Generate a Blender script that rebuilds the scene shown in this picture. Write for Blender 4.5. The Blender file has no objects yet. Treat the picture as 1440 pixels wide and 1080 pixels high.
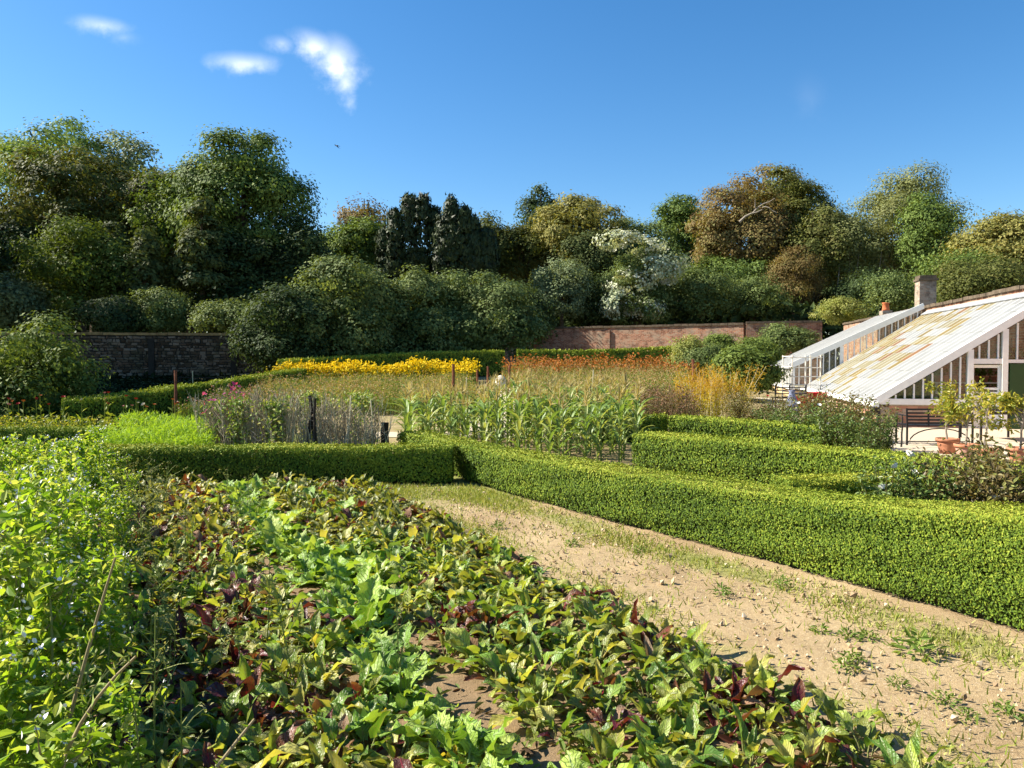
import bpy, math, random
import numpy as np
from mathutils import Vector, Matrix, Euler

# ------------------------------------------------------------------ camera, world, sun, exposure
S = bpy.context.scene
C = S.collection
R = math.radians
F_PX = 1081.0                 # focal length of the photograph in its own pixels (1440 wide)
PITCH = math.atan(35 / F_PX)
CAM_Z = 1.65
cd = bpy.data.cameras.new('camera'); cam = bpy.data.objects.new('camera', cd); C.objects.link(cam)
cam.location = (0, 0, CAM_Z); cam.rotation_euler = (R(90) - PITCH, 0, 0)
cd.sensor_width = 36; cd.lens = F_PX / 1440 * 36; cd.clip_start = .05; cd.clip_end = 3000
S.camera = cam

SUN_EL, SUN_DIR = R(38), Vector((-1, .18, 0)).normalized()
sv = Vector((SUN_DIR.x * math.cos(SUN_EL), SUN_DIR.y * math.cos(SUN_EL), math.sin(SUN_EL)))
sd = bpy.data.lights.new('sun', 'SUN'); sun = bpy.data.objects.new('sun', sd); C.objects.link(sun)
sd.energy = 5.0; sd.angle = R(.5); sd.color = (1, .93, .8)
sun.rotation_euler = sv.to_track_quat('Z', 'Y').to_euler()

W = bpy.data.worlds.new('World'); S.world = W; W.use_nodes = True
wt = W.node_tree; wt.nodes.clear()
sky = wt.nodes.new('ShaderNodeTexSky'); sky.sky_type = 'NISHITA'; sky.sun_disc = False
sky.sun_elevation = SUN_EL; sky.sun_rotation = math.atan2(SUN_DIR.x, SUN_DIR.y)
sky.altitude = 0; sky.air_density = 1.0; sky.dust_density = .3; sky.ozone_density = 3.0
SKY_STRENGTH = .071
def wmath(op, a, b=None, c=None):
    n = wt.nodes.new('ShaderNodeMath'); n.operation = op
    for i, v in enumerate((a, b, c)):
        if v is None: continue
        if isinstance(v, (int, float)): n.inputs[i].default_value = v
        else: wt.links.new(v, n.inputs[i])
    return n.outputs[0]
tc = wt.nodes.new('ShaderNodeTexCoord'); sp = wt.nodes.new('ShaderNodeSeparateXYZ')
wt.links.new(tc.outputs['Generated'], sp.inputs[0])
dy = wmath('MAXIMUM', sp.outputs[1], .02)
cu = wmath('DIVIDE', sp.outputs[0], dy); cv = wmath('DIVIDE', sp.outputs[2], dy)
cxyz = wt.nodes.new('ShaderNodeCombineXYZ'); wt.links.new(cu, cxyz.inputs[0]); wt.links.new(cv, cxyz.inputs[1])
cn = wt.nodes.new('ShaderNodeTexNoise'); cn.inputs['Scale'].default_value = 30; cn.inputs['Detail'].default_value = 7
cn.inputs['Roughness'].default_value = .6
wt.links.new(cxyz.outputs[0], cn.inputs['Vector'])
cn2 = wt.nodes.new('ShaderNodeTexNoise'); cn2.inputs['Scale'].default_value = 9; cn2.inputs['Detail'].default_value = 3
wt.links.new(cxyz.outputs[0], cn2.inputs['Vector'])
nz = wmath('SUBTRACT', cn.outputs[0], .5)
nz2 = wmath('SUBTRACT', cn2.outputs[0], .5)
front = wmath('GREATER_THAN', sp.outputs[1], .05)
cloud = None
for (px, py, rx, ry, dens, sh) in [(448, 74, 46, 26, .85, .3), (478, 94, 44, 40, .9, .2), (490, 122, 20, 34, .62, 0), (345, 94, 58, 17, .55, .05),
                               (400, 68, 30, 14, .35, .1), (152, 43, 52, 15, .45, .15), (1135, 140, 32, 40, .03, 0), (185, 60, 30, 14, .14, .2)]:
    u0, v0 = (px - 720) / F_PX, (505 - py) / F_PX
    du = wmath('SUBTRACT', cu, u0); dv = wmath('SUBTRACT', cv, v0)
    dv = wmath('ADD', dv, wmath('MULTIPLY', du, sh))
    du = wmath('ADD', wmath('DIVIDE', du, rx / F_PX), wmath('MULTIPLY', nz2, .9))
    dv = wmath('ADD', wmath('DIVIDE', dv, ry / F_PX), wmath('MULTIPLY', nz, 1.0))
    d2 = wmath('SQRT', wmath('ADD', wmath('MULTIPLY', du, du), wmath('MULTIPLY', dv, dv)))
    m = wmath('ADD', wmath('MULTIPLY', wmath('SUBTRACT', 1.15, d2), .85), wmath('MULTIPLY', nz, 1.1))
    m = wmath('MINIMUM', wmath('MAXIMUM', m, 0), 1)
    m = wmath('MULTIPLY', wmath('POWER', m, 1.7), dens)
    cloud = m if cloud is None else wmath('MAXIMUM', cloud, m)
cloud = wmath('MULTIPLY', cloud, front)
hsv = wt.nodes.new('ShaderNodeHueSaturation'); hsv.inputs['Saturation'].default_value = 1.30
wt.links.new(sky.outputs[0], hsv.inputs['Color'])
mixc = wt.nodes.new('ShaderNodeMix'); mixc.data_type = 'RGBA'
wt.links.new(cloud, mixc.inputs[0]); wt.links.new(hsv.outputs[0], mixc.inputs[6]); mixc.inputs[7].default_value = (8.0, 8.3, 8.9, 1)
bg = wt.nodes.new('ShaderNodeBackground'); bg.inputs[1].default_value = SKY_STRENGTH
wt.links.new(mixc.outputs[2], bg.inputs[0])
wo = wt.nodes.new('ShaderNodeOutputWorld'); wt.links.new(bg.outputs[0], wo.inputs[0])

vs = S.view_settings; S.display_settings.display_device = 'sRGB'
vs.view_transform = 'Standard'; vs.look = 'None'; vs.exposure = 1.4; vs.gamma = 1; vs.use_curve_mapping = False
S.render.engine = 'CYCLES'
S.cycles.max_bounces = 6; S.cycles.diffuse_bounces = 3; S.cycles.transmission_bounces = 4; S.cycles.transparent_max_bounces = 8

# ------------------------------------------------------------------ helpers
rng = np.random.default_rng(11)
random.seed(5)

def sstep(a, b, x):
    t = np.clip((np.asarray(x, float) - a) / (b - a), 0, 1)
    return t * t * (3 - 2 * t)

def g(x, y):
    """height of the terrain: level near beds, rising gently towards the far walls, level beside the glasshouse"""
    return .9 * sstep(16, 40, y) * (1 - .75 * sstep(5, 11, np.asarray(x, float) - .12 * (np.asarray(y, float) - 20)))

def P(px, py, d):
    u, v = (px - 720) / F_PX, (540 - py) / F_PX
    y = math.cos(PITCH) + v * math.sin(PITCH)
    z = -math.sin(PITCH) + v * math.cos(PITCH)
    k = d / y
    return u * k, d, CAM_Z + z * k
def PX(px, d): return (px - 720) / F_PX * d

def norm(a): return a / np.maximum(np.linalg.norm(a, axis=-1, keepdims=True), 1e-9)

def mesh_np(name, V, polys, attrs=None, smooth=False):
    """polys: list of (n,k) index arrays; attrs: {name: (domain, values)}"""
    me = bpy.data.meshes.new(name)
    V = np.ascontiguousarray(V, np.float32)
    me.vertices.add(len(V)); me.vertices.foreach_set('co', V.ravel())
    polys = [np.asarray(p, np.int32) for p in polys if len(p)]
    loops = np.concatenate([p.ravel() for p in polys])
    starts, s = [], 0
    for p in polys:
        starts.append(s + np.arange(len(p)) * p.shape[1]); s += p.size
    starts = np.concatenate(starts).astype(np.int32)
    me.loops.add(len(loops)); me.loops.foreach_set('vertex_index', loops)
    me.polygons.add(len(starts)); me.polygons.foreach_set('loop_start', starts)
    me.polygons.foreach_set('use_smooth', np.full(len(starts), bool(smooth)))
    me.update(calc_edges=True)
    for k, (dom, val) in (attrs or {}).items():
        if np.ndim(val) == 2:
            a = me.attributes.new(k, 'FLOAT_VECTOR', dom); a.data.foreach_set('vector', np.ascontiguousarray(val, np.float32).ravel())
        else:
            a = me.attributes.new(k, 'FLOAT', dom); a.data.foreach_set('value', np.ascontiguousarray(val, np.float32).ravel())
    return me

def frames(n, ax):
    n = norm(n); t = norm(ax - (ax * n).sum(-1, keepdims=True) * n); b = np.cross(t, n)
    return np.stack([b, t, n], -1)               # columns

LEAF = (np.array([(0, 0, 0), (.32, .45, .06), (0, 1, -.06), (-.32, .45, .06)]), [np.array([[0, 1, 2, 3]])])
OVAL = (np.array([(0, 0, 0), (.33, .3, .08), (.3, .68, .06), (0, 1, -.1), (-.3, .68, .06), (-.33, .3, .08)]), [np.array([[0, 1, 2, 3], [0, 3, 4, 5]])])
BLADE = (np.array([(-.5, 0, 0), (.5, 0, 0), (.32, .55, .03), (-.32, .55, .03), (0, 1, .12)]), [np.array([[0, 1, 2, 3]]), np.array([[3, 2, 4]])])
TRI = (np.array([(-.5, 0, 0), (.5, 0, 0), (0, 1, 0)]), [np.array([[0, 1, 2]])])
def scatter(pos, M, tpl, rnd):
    """pos (N,3), M (N,3,3) already scaled -> V, polys, rnd per face"""
    tv, tf = tpl
    N = len(pos)
    V = np.einsum('nij,kj->nki', M, tv) + pos[:, None, :]
    off = (np.arange(N) * len(tv))[:, None, None]
    polys = [(off + f[None]).reshape(-1, f.shape[1]) for f in tf]
    fr = np.concatenate([np.repeat(rnd, len(f)) for f in tf])
    return V.reshape(-1, 3), polys, fr

class NB:
    """collects scattered numpy geometry into one mesh"""
    def __init__(s): s.V, s.P, s.A, s.n = [], {}, {}, 0
    def add(s, V, polys, fr):
        i = 0
        for p in polys:
            k = p.shape[1]
            s.P.setdefault(k, []).append(p + s.n); s.A.setdefault(k, []).append(fr[i:i + len(p)]); i += len(p)
        s.V.append(V); s.n += len(V)
    def leaves(s, pos, n, ax, L, Wd, tpl=LEAF, rnd=None):
        pos = np.asarray(pos, float); N = len(pos)
        M = frames(np.asarray(n, float), np.asarray(ax, float)).copy()
        L = np.broadcast_to(L, (N,)); Wd = np.broadcast_to(Wd, (N,))
        M = M * np.stack([Wd, L, L], -1)[:, None, :]
        s.add(*scatter(pos, M, tpl, rng.random(N) if rnd is None else rnd))
    def tube(s, pts, rad, n=5, rnd=.5, cap=False):
        pts = np.asarray(pts, float); rad = np.broadcast_to(rad, (len(pts),))
        d = np.gradient(pts, axis=0); d = norm(d)
        ref = np.where(np.abs(d[:, 2:3]) > .9, np.array([[1., 0, 0]]), np.array([[0, 0, 1.]]))
        u = norm(np.cross(d, ref)); v = np.cross(d, u)
        a = np.linspace(0, 2 * math.pi, n, endpoint=False)
        V = pts[:, None] + rad[:, None, None] * (np.cos(a)[None, :, None] * u[:, None] + np.sin(a)[None, :, None] * v[:, None])
        K = len(pts); i = np.arange(K - 1)[:, None] * n; j = np.arange(n)[None]
        q = np.stack([i + j, i + (j + 1) % n, i + n + (j + 1) % n, i + n + j], -1).reshape(-1, 4)
        polys = [q]
        if cap: polys.append(np.array([np.arange(n)[::-1], (K - 1) * n + np.arange(n)]))
        s.add(V.reshape(-1, 3), polys, np.full(sum(len(p) for p in polys), rnd))
    def box(s, lo, hi, M=None, rnd=.5):
        lo, hi = np.array(lo, float), np.array(hi, float)
        V = np.array([(x, y, z) for z in (0, 1) for y in (0, 1) for x in (0, 1)], float) * (hi - lo) + lo
        if M is not None: V = V @ np.array(M.to_3x3()).T + np.array(M.translation)
        f = np.array([[0, 2, 3, 1], [4, 5, 7, 6], [0, 1, 5, 4], [2, 6, 7, 3], [0, 4, 6, 2], [1, 3, 7, 5]])
        s.add(V, [f], np.full(6, rnd))
    def bar(s, a, b, w, h, up=(0, 0, 1), rnd=.5):
        a, b = np.array(a, float), np.array(b, float); t = b - a; L = np.linalg.norm(t); t /= L
        u = np.array(up, float); x = np.cross(t, u); x /= np.linalg.norm(x); u = np.cross(x, t)
        V = np.array([a + x * sx * w / 2 + u * sz * h / 2 + t * L * k for k in (0, 1) for sz in (-1, 1) for sx in (-1, 1)])
        f = np.array([[0, 2, 3, 1], [4, 5, 7, 6], [0, 1, 5, 4], [2, 6, 7, 3], [0, 4, 6, 2], [1, 3, 7, 5]])
        s.add(V, [f], np.full(6, rnd))
    def lathe(s, prof, n=20, c=(0, 0, 0), rnd=.5):
        prof = np.array(prof, float); a = np.linspace(0, 2 * math.pi, n, endpoint=False)
        V = np.stack([prof[:, :1] * np.cos(a), prof[:, :1] * np.sin(a), np.repeat(prof[:, 1:], n, 1)], -1).reshape(-1, 3) + np.array(c)
        K = len(prof); i = np.arange(K - 1)[:, None] * n; j = np.arange(n)[None]
        q = np.stack([i + j, i + (j + 1) % n, i + n + (j + 1) % n, i + n + j], -1).reshape(-1, 4)
        s.add(V, [q], np.full(len(q), rnd))
    def mesh(s, name, smooth=False, origin=None):
        V = np.concatenate(s.V)
        if origin is not None: V = V - np.array(origin)
        ks = list(s.P); polys = [np.concatenate(s.P[k]) for k in ks]; fr = np.concatenate([np.concatenate(s.A[k]) for k in ks])
        return mesh_np(name, V, polys, {'rnd': ('FACE', fr)}, smooth)

def put(name, me, mat=None, parent=None, loc=(0, 0, 0), rot=None, scale=None):
    if mat is not None and not me.materials: me.materials.append(mat)
    o = bpy.data.objects.new(name, me); C.objects.link(o); o.location = loc
    if rot is not None: o.rotation_euler = rot
    if scale is not None: o.scale = (scale,) * 3 if np.isscalar(scale) else scale
    if parent is not None: o.parent = parent
    return o
def tag(o, label=None, cat=None, group=None, kind=None):
    for k, v in (('label', label), ('category', cat), ('group', group), ('kind', kind)):
        if v: o[k] = v
    return o
def thing(name, label, cat, loc=(0, 0, 0), rotz=0, group=None):
    o = bpy.data.objects.new(name, None); C.objects.link(o); o.location = loc; o.rotation_euler = (0, 0, rotz)
    o.empty_display_size = .1
    return tag(o, label, cat, group)
def part(nb, name, mat, parent, smooth=False, world=True):
    """nb in world coordinates under an unrotated thing (world=True), or in the thing's own coordinates"""
    org = None
    if world:
        org = Vector((0, 0, 0)); q = parent
        while q is not None: org = org + q.location; q = q.parent
    return put(name, nb.mesh(name, smooth, org), mat, parent)

# ------------------------------------------------------------------ materials
def new_mat(name):
    m = bpy.data.materials.new(name); m.use_nodes = True; m.node_tree.nodes.clear(); return m
class N:
    def __init__(s, m): s.t = m.node_tree
    def node(s, typ, **kw):
        n = s.t.nodes.new(typ)
        for k, v in kw.items(): setattr(n, k, v)
        return n
    def link(s, a, b): s.t.links.new(a, b)
    def set(s, inp, v):
        if isinstance(v, bpy.types.NodeSocket): s.link(v, inp)
        elif isinstance(v, (tuple, list)) and len(v) == 3 and inp.type == 'RGBA': inp.default_value = (*v, 1)
        else: inp.default_value = v
    def math(s, op, a, b=0.0):
        n = s.node('ShaderNodeMath', operation=op); s.set(n.inputs[0], a); s.set(n.inputs[1], b); return n.outputs[0]
    def mix(s, f, a, b, mode='MIX'):
        n = s.node('ShaderNodeMix', data_type='RGBA', blend_type=mode); s.set(n.inputs[0], f); s.set(n.inputs[6], a); s.set(n.inputs[7], b); return n.outputs[2]
    def ramp(s, f, stops, interp='LINEAR'):
        n = s.node('ShaderNodeValToRGB'); r = n.color_ramp; r.interpolation = interp
        while len(r.elements) < len(stops): r.elements.new(.5)
        for e, (p, c) in zip(r.elements, stops): e.position = p; e.color = (*c, 1)
        s.set(n.inputs[0], f); return n.outputs[0]
    def noise(s, scale, detail=4, vec=None, rough=.55, out=0):
        n = s.node('ShaderNodeTexNoise'); n.inputs['Scale'].default_value = scale; n.inputs['Detail'].default_value = detail; n.inputs['Roughness'].default_value = rough
        if vec is not None: s.link(vec, n.inputs['Vector'])
        return n.outputs[out]
    def attr(s, name, out='Fac'): return s.node('ShaderNodeAttribute', attribute_name=name).outputs[out]
    def objrand(s): return s.node('ShaderNodeObjectInfo').outputs['Random']
    def coord(s, k='Object'): return s.node('ShaderNodeTexCoord').outputs[k]
    def bump(s, h, strength=.5, dist=.02):
        n = s.node('ShaderNodeBump'); n.inputs['Strength'].default_value = strength; n.inputs['Distance'].default_value = dist; s.link(h, n.inputs['Height']); return n.outputs[0]
    def bsdf(s, col, rough=.7, spec=.3, normal=None, metal=0):
        n = s.node('ShaderNodeBsdfPrincipled'); s.set(n.inputs['Base Color'], col); s.set(n.inputs['Roughness'], rough)
        n.inputs['Specular IOR Level'].default_value = spec; n.inputs['Metallic'].default_value = metal
        if normal is not None: s.link(normal, n.inputs['Normal'])
        return n.outputs[0]
    def out(s, sh): o = s.node('ShaderNodeOutputMaterial'); s.link(sh, o.inputs[0])
    def leafy(s, col, transl=.3, rough=.5, spec=.3, tcol=(1.25, 1.15, .45)):
        p = s.bsdf(col, rough, spec)
        tl = s.node('ShaderNodeBsdfTranslucent'); s.link(s.mix(1.0, col, tcol, 'MULTIPLY'), tl.inputs[0])
        m = s.node('ShaderNodeMixShader'); m.inputs[0].default_value = transl; s.link(p, m.inputs[1]); s.link(tl.outputs[0], m.inputs[2])
        s.out(m.outputs[0])

def spread(cols):
    return [(i / max(1, len(cols) - 1), c) for i, c in enumerate(cols)]
_lm = {}
def leaf_mat(name, cols, transl=.3, rough=.5, spec=.3, patch=0.0, patchcol=None):
    if name in _lm: return _lm[name]
    m = new_mat(name); n = N(m)
    c = n.ramp(n.attr('rnd'), spread(cols))
    if patch:
        f = n.ramp(n.noise(patch, 3), [(.45, (0, 0, 0)), (.62, (1, 1, 1))])
        c = n.mix(n.math('MULTIPLY', f, .8), c, patchcol)
    v = n.ramp(n.objrand(), [(0, (.82, .85, .8)), (1, (1.0, 1.0, 1.0))])
    c = n.mix(1.0, c, v, 'MULTIPLY')
    n.leafy(c, transl, rough, spec)
    _lm[name] = m; return m
def plain(name, col, rough=.6, spec=.3, var=.15, scale=12, bump=0, metal=0):
    m = new_mat(name); n = N(m); co = n.coord()
    nz = n.noise(scale, 5, co)
    lo = tuple(c * (1 - var) for c in col); hi = tuple(min(1, c * (1 + var)) for c in col)
    c = n.ramp(nz, [(.3, lo), (.7, hi)])
    n.out(n.bsdf(c, rough, spec, n.bump(nz, bump, .02) if bump else None, metal)); return m
# ------------------------------------------------------------------ the ground
BW = np.array([.89, .456]); BV = np.array([-.456, .89])        # bed axes: across (to the right) and along (away)
def wv(x, y): return x * BW[0] + y * BW[1], x * BV[0] + y * BV[1]
def bed(w, v): return w * BW[0] + v * BV[0], w * BW[1] + v * BV[1]

def soil_material():
    m = new_mat('soil'); n = N(m); geo = n.node('ShaderNodeNewGeometry').outputs['Position']
    a = n.noise(1.1, 4, geo); b = n.noise(38, 6, geo, .7); c = n.noise(5, 4, geo)
    base = n.ramp(a, [(.3, (.30, .215, .115)), (.7, (.44, .335, .185))])
    base = n.mix(n.ramp(b, [(.4, (0, 0, 0)), (.75, (.7, .7, .7))]), base, (.21, .135, .075))
    base = n.mix(n.ramp(n.noise(90, 2, geo), [(.62, (0, 0, 0)), (.7, (.8, .8, .8))]), base, (.55, .46, .34))
    far = n.attr('grassy')
    gr = n.ramp(n.noise(3, 5, geo), [(.3, (.07, .10, .025)), (.7, (.17, .17, .05))])
    f = n.math('MULTIPLY', far, n.ramp(n.math('ADD', n.math('MULTIPLY', c, .6), n.math('MULTIPLY', far, .45)), [(.45, (0, 0, 0)), (.62, (1, 1, 1))]))
    gr2 = n.ramp(b, [(.3, (.10, .13, .03)), (.7, (.30, .29, .09))])
    col = n.mix(f, base, n.mix(n.attr('far'), gr2, gr))
    col = n.mix(n.math('MULTIPLY', n.attr('bed'), .75), col, n.ramp(b, [(.3, (.09, .058, .032)), (.7, (.24, .16, .09))]))
    h = n.math('ADD', n.math('MULTIPLY', b, .6), n.math('MULTIPLY', n.noise(140, 3, geo), .4))
    n.out(n.bsdf(col, .95, .1, n.bump(h, .9, .012)))
    return m
SOIL = soil_material()
def axis(lo, a, b, hi, fine, grow=1.12):
    mid = list(np.arange(a, b + 1e-6, fine)); s = fine; q = mid[-1]
    while q < hi: s *= grow; q += s; mid.append(q)
    s = fine; q = mid[0]
    while q > lo: s *= grow; q -= s; mid.insert(0, q)
    return np.array(mid)
def main_hedge_front(y): return 3.03 + (4.55 - y) * (3.53 / 5.45)      # x of the long hedge's foot
def build_ground():
    xs, ys = axis(-900, -3.2, 4.0, 900, .06), axis(-30, 2.3, 10.2, 1500, .06)
    X, Y = np.meshgrid(xs, ys)
    Z = g(X, Y)
    near = sstep(1.5, 2.5, Y) * (1 - sstep(10, 12, Y)) * (1 - sstep(4, 6, np.abs(X)))
    r2 = np.random.default_rng(3)
    nse = np.zeros_like(X)
    for k in range(22):
        f = r2.uniform(2, 16); th = r2.uniform(0, 6.28); ph = r2.uniform(0, 6.28)
        nse += np.sin(f * (X * math.cos(th) + Y * math.sin(th)) + ph) / f
    w, v = wv(X, Y)
    bedm = 1 - sstep(2.7, 3.0, w)
    Z = Z + near * (nse * .012 + r2.normal(0, .004, X.shape) + bedm * .02)
    V = np.stack([X, Y, Z], -1).reshape(-1, 3)
    ny, nx = X.shape; i = np.arange(ny - 1)[:, None] * nx; j = np.arange(nx - 1)[None]
    q = np.stack([i + j, i + j + 1, i + nx + j + 1, i + nx + j], -1).reshape(-1, 4)
    dfoot = main_hedge_front(Y) - X                       # grassy strip under the hedge and far end of the path
    strip = np.exp(-((dfoot - .40) / .3) ** 2) * .48 * (1 + .7 * np.sin(X * 2.7 + Y * 1.1) * np.sin(Y * 3.1 - X)) + sstep(8.2, 9.6, Y) * .65 + np.exp(-((w - 3.05) / .2) ** 2) * .35 + .16
    grassy = np.where(Y > 10.3, 1.0, np.where(w < 2.9, .1, strip))
    grassy = np.where(X > main_hedge_front(Y) + .3, .55, grassy)
    me = mesh_np('ground', V, [q], {'grassy': ('POINT', grassy.ravel()), 'far': ('POINT', sstep(10, 14, Y).ravel()), 'bed': ('POINT', ((1 - sstep(2.7, 3.0, w)) * (1 - sstep(10, 10.3, Y)) * sstep(-5.5, -5.0, w)).ravel())}, True)
    tag(put('ground', me, SOIL), kind='structure')
build_ground()

GRAVEL = plain('pale_gravel', (.50, .42, .31), .95, .1, .25, 60, .5)
def sheet(name, pts, lift=.012, step=.5):
    """a strip of paving draped over the terrain: pts = two opposite polylines"""
    a, b = [np.array(p, float) for p in pts]
    V = []; K = 12
    for p, q in zip(a, b):
        for k in range(K + 1):
            x, y = p + (q - p) * k / K; V.append((x, y, float(g(x, y)) + lift))
    f = [[i * (K + 1) + k, i * (K + 1) + k + 1, (i + 1) * (K + 1) + k + 1, (i + 1) * (K + 1) + k] for i in range(len(a) - 1) for k in range(K)]
    tag(put(name, mesh_np(name, np.array(V), [np.array(f)]), GRAVEL), kind='structure')
sheet('terrace', [[(5.2, 9.3), (5.6, 12), (6.2, 15), (7.0, 18.5), (8.6, 27), (11, 40)], [(12, 8), (12, 12), (12, 15), (12, 18.4), (12, 27), (17, 40)]])
sheet('gravel_path', [[(-3.2, 16.2), (-1.5, 16.0), (0, 16.0), (2, 15.8), (5, 15.5), (6.6, 15.4)], [(-3.0, 17.2), (-1.5, 17.2), (0, 17.2), (2, 17), (5, 16.8), (6.6, 16.6)]])
sheet('gravel_path', [[(-1.2, 17), (-.9, 22), (-.5, 28), (-.2, 34), (0, 39)], [(-.2, 17), (.1, 22), (.35, 28), (.6, 34), (.7, 39)]])
tag(bpy.data.objects['gravel_path'], None)

def clods():
    k = 9000
    y = rng.uniform(2.2, 10, k) ; x = rng.uniform(-2.4, 4.2, k)
    ok = (x < main_hedge_front(y) - .02) & (wv(x, y)[0] > .1); x, y = x[ok], y[ok]
    s = rng.gamma(2.0, .0042, len(x)).clip(.003, .03)
    tv = np.array([(1, 0, 0), (-1, 0, 0), (0, 1, 0), (0, -1, 0), (0, 0, .7), (0, 0, -.7)])
    tf = [np.array([[0, 2, 4], [2, 1, 4], [1, 3, 4], [3, 0, 4], [2, 0, 5], [1, 2, 5], [3, 1, 5], [0, 3, 5]])]
    M = frames(rng.normal(0, 1, (len(x), 3)), rng.normal(0, 1, (len(x), 3))) * (s[:, None] * rng.uniform(.6, 1.2, (len(x), 3)))[:, None, :]
    V, p, fr = scatter(np.stack([x, y, .012 + s * .2], -1), M, (tv, tf), rng.random(len(x)))
    m = new_mat('clod'); n = N(m)
    n.out(n.bsdf(n.ramp(n.attr('rnd'), spread([(.22, .15, .085), (.38, .27, .16), (.46, .35, .22), (.52, .43, .31)])), .95, .1))
    tag(put('soil_clods', mesh_np('soil_clods', V, p, {'rnd': ('FACE', fr)}), m), kind='stuff')
clods()

# ------------------------------------------------------------------ walls
def brick_mat(name, cols, mortar, bw=.225, bh=.075, lich=(.30, .27, .2)):
    m = new_mat(name); n = N(m); co = n.coord(); s = n.node('ShaderNodeSeparateXYZ'); n.link(co, s.inputs[0])
    cb = n.node('ShaderNodeCombineXYZ'); n.link(n.math('ADD', s.outputs[0], s.outputs[1]), cb.inputs[0]); n.link(s.outputs[2], cb.inputs[1])
    b = n.node('ShaderNodeTexBrick'); n.link(cb.outputs[0], b.inputs['Vector'])
    b.inputs['Scale'].default_value = 1; b.inputs['Brick Width'].default_value = bw; b.inputs['Row Height'].default_value = bh
    b.inputs['Mortar Size'].default_value = .008; b.inputs['Bias'].default_value = 0
    b.inputs['Color1'].default_value = (0, 0, 0, 1); b.inputs['Color2'].default_value = (1, 1, 1, 1); b.inputs['Mortar'].default_value = (.5, .5, .5, 1)
    col = n.ramp(b.outputs['Color'], spread(cols))
    col = n.mix(n.math('MULTIPLY', n.noise(2.2, 4, co), .7), col, cols[1])
    col = n.mix(b.outputs['Fac'], col, mortar)
    col = n.mix(n.ramp(n.noise(.7, 6, co, .7), [(.48, (0, 0, 0)), (.66, (.8, .8, .8))]), col, lich)
    col = n.mix(n.ramp(n.noise(1.9, 6, co, .75), [(.5, (0, 0, 0)), (.64, (.8, .8, .8))]), col, tuple(x * .45 for x in cols[0]))
    n.out(n.bsdf(col, .9, .15, n.bump(n.math('SUBTRACT', n.math('MULTIPLY', n.noise(30, 4, co), .4), b.outputs['Fac']), .8, .015)))
    return m
BRICK = brick_mat('old_brick', [(.16, .065, .04), (.31, .125, .07), (.46, .21, .12), (.40, .29, .2)], (.38, .32, .25))
COPING = plain('coping_stone', (.11, .085, .06), .95, .1, .35, 6, .6)
STONE = new_mat('rubble_stone')
def _stone():
    n = N(STONE); co = n.coord(); c = n.ramp(n.attr('rnd'), spread([(.06, .038, .022), (.12, .08, .05), (.25, .185, .13), (.09, .05, .03)]))
    c = n.mix(n.ramp(n.noise(1.2, 5, co), [(.5, (0, 0, 0)), (.7, (.8, .8, .8))]), c, (.05, .055, .03))
    n.out(n.bsdf(c, .9, .1, n.bump(n.noise(14, 5, co), .8, .03)))
_stone()
MORTAR = plain('wall_mortar', (.035, .03, .024), .95, .1, .3, 8, .5)

def wall(name, label, A, B, zlo, ztop, thick=.4, coping=.12, mat=BRICK, buttress=(), stones=False, over=.07, cap=COPING):
    """a garden wall from A to B (its garden face), in its own axes: x along, -y out to the garden, z up"""
    A, B = Vector((*A, 0)), Vector((*B, 0)); L = (B - A).length; a = math.atan2(B.y - A.y, B.x - A.x)
    t = thing(name, label, 'wall', (A.x, A.y, zlo), a)
    H = ztop - zlo
    b = NB(); b.box((0, 0, -.5), (L, thick, H - coping)); part(b, 'masonry', MORTAR if stones else mat, t, world=False)
    c = NB(); k = max(2, int(L / .45)); r2 = np.random.default_rng(int(L * 100))
    for i in range(k):
        x0, x1 = L * i / k, L * (i + 1) / k - .012
        dz = r2.normal(0, .008)
        c.box((x0, -over + r2.normal(0, .008), H - coping + .002 + dz * .3), (x1, thick + over, H + dz))
    tag(part(c, 'coping', cap, t, world=False), kind='stuff')
    for bx in buttress:
        q = NB(); q.box((bx - .13, -.12, -.5), (bx + .13, -.002, H - coping - .15)); part(q, 'buttress', MORTAR if stones else mat, t, world=False)
    if stones:
        q = NB(); z = 0.0
        while z < H - coping - .1:
            h = r2.uniform(.09, .17); x = 0
            while x < L:
                w = r2.uniform(.08, .34)
                hh = min(h, H - coping - z) - .03
                if hh > .03:
                    x1 = min(L, x + w - .03); y = -r2.uniform(.015, .06)
                    e = .02
                    V = np.array([(x, 0, z), (x1, 0, z), (x1, 0, z + hh), (x, 0, z + hh), (x + e, y, z + e), (x1 - e, y, z + e), (x1 - e, y, z + hh - e), (x + e, y, z + hh - e)]) + r2.normal(0, .02, (8, 3)) * (1, 0, 1)
                    f = np.array([[4, 5, 6, 7], [0, 1, 5, 4], [1, 2, 6, 5], [2, 3, 7, 6], [3, 0, 4, 7]])
                    q.add(V, [f], np.full(5, r2.random()))
                x += w
            z += h
        tag(part(q, 'stone', STONE, t, world=False), kind='stuff')
    return t
LMOSS = plain('mossy_coping', (.30, .19, .08), .95, .1, .35, 5, .6)
lw = wall('stone_wall', 'dark rubble stone garden wall behind the laurel bush under tall trees', (-24, 34), (-10.8, 36.2), .35, 2.86, mat=STONE, stones=True, buttress=(7.6, 11.2), cap=LMOSS)
wall('brick_wall', 'shaded brick garden wall hidden behind the row of rounded laurels', (-10.7, 36.4), (1.3, 50.5), .6, 3.3, buttress=(5,))
wall('brick_wall', 'long sunlit brick garden wall behind the hedge with orange flowers', (1.4, 50.6), (13.2, 43.9), .5, 3.72, buttress=(5.3,))
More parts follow.
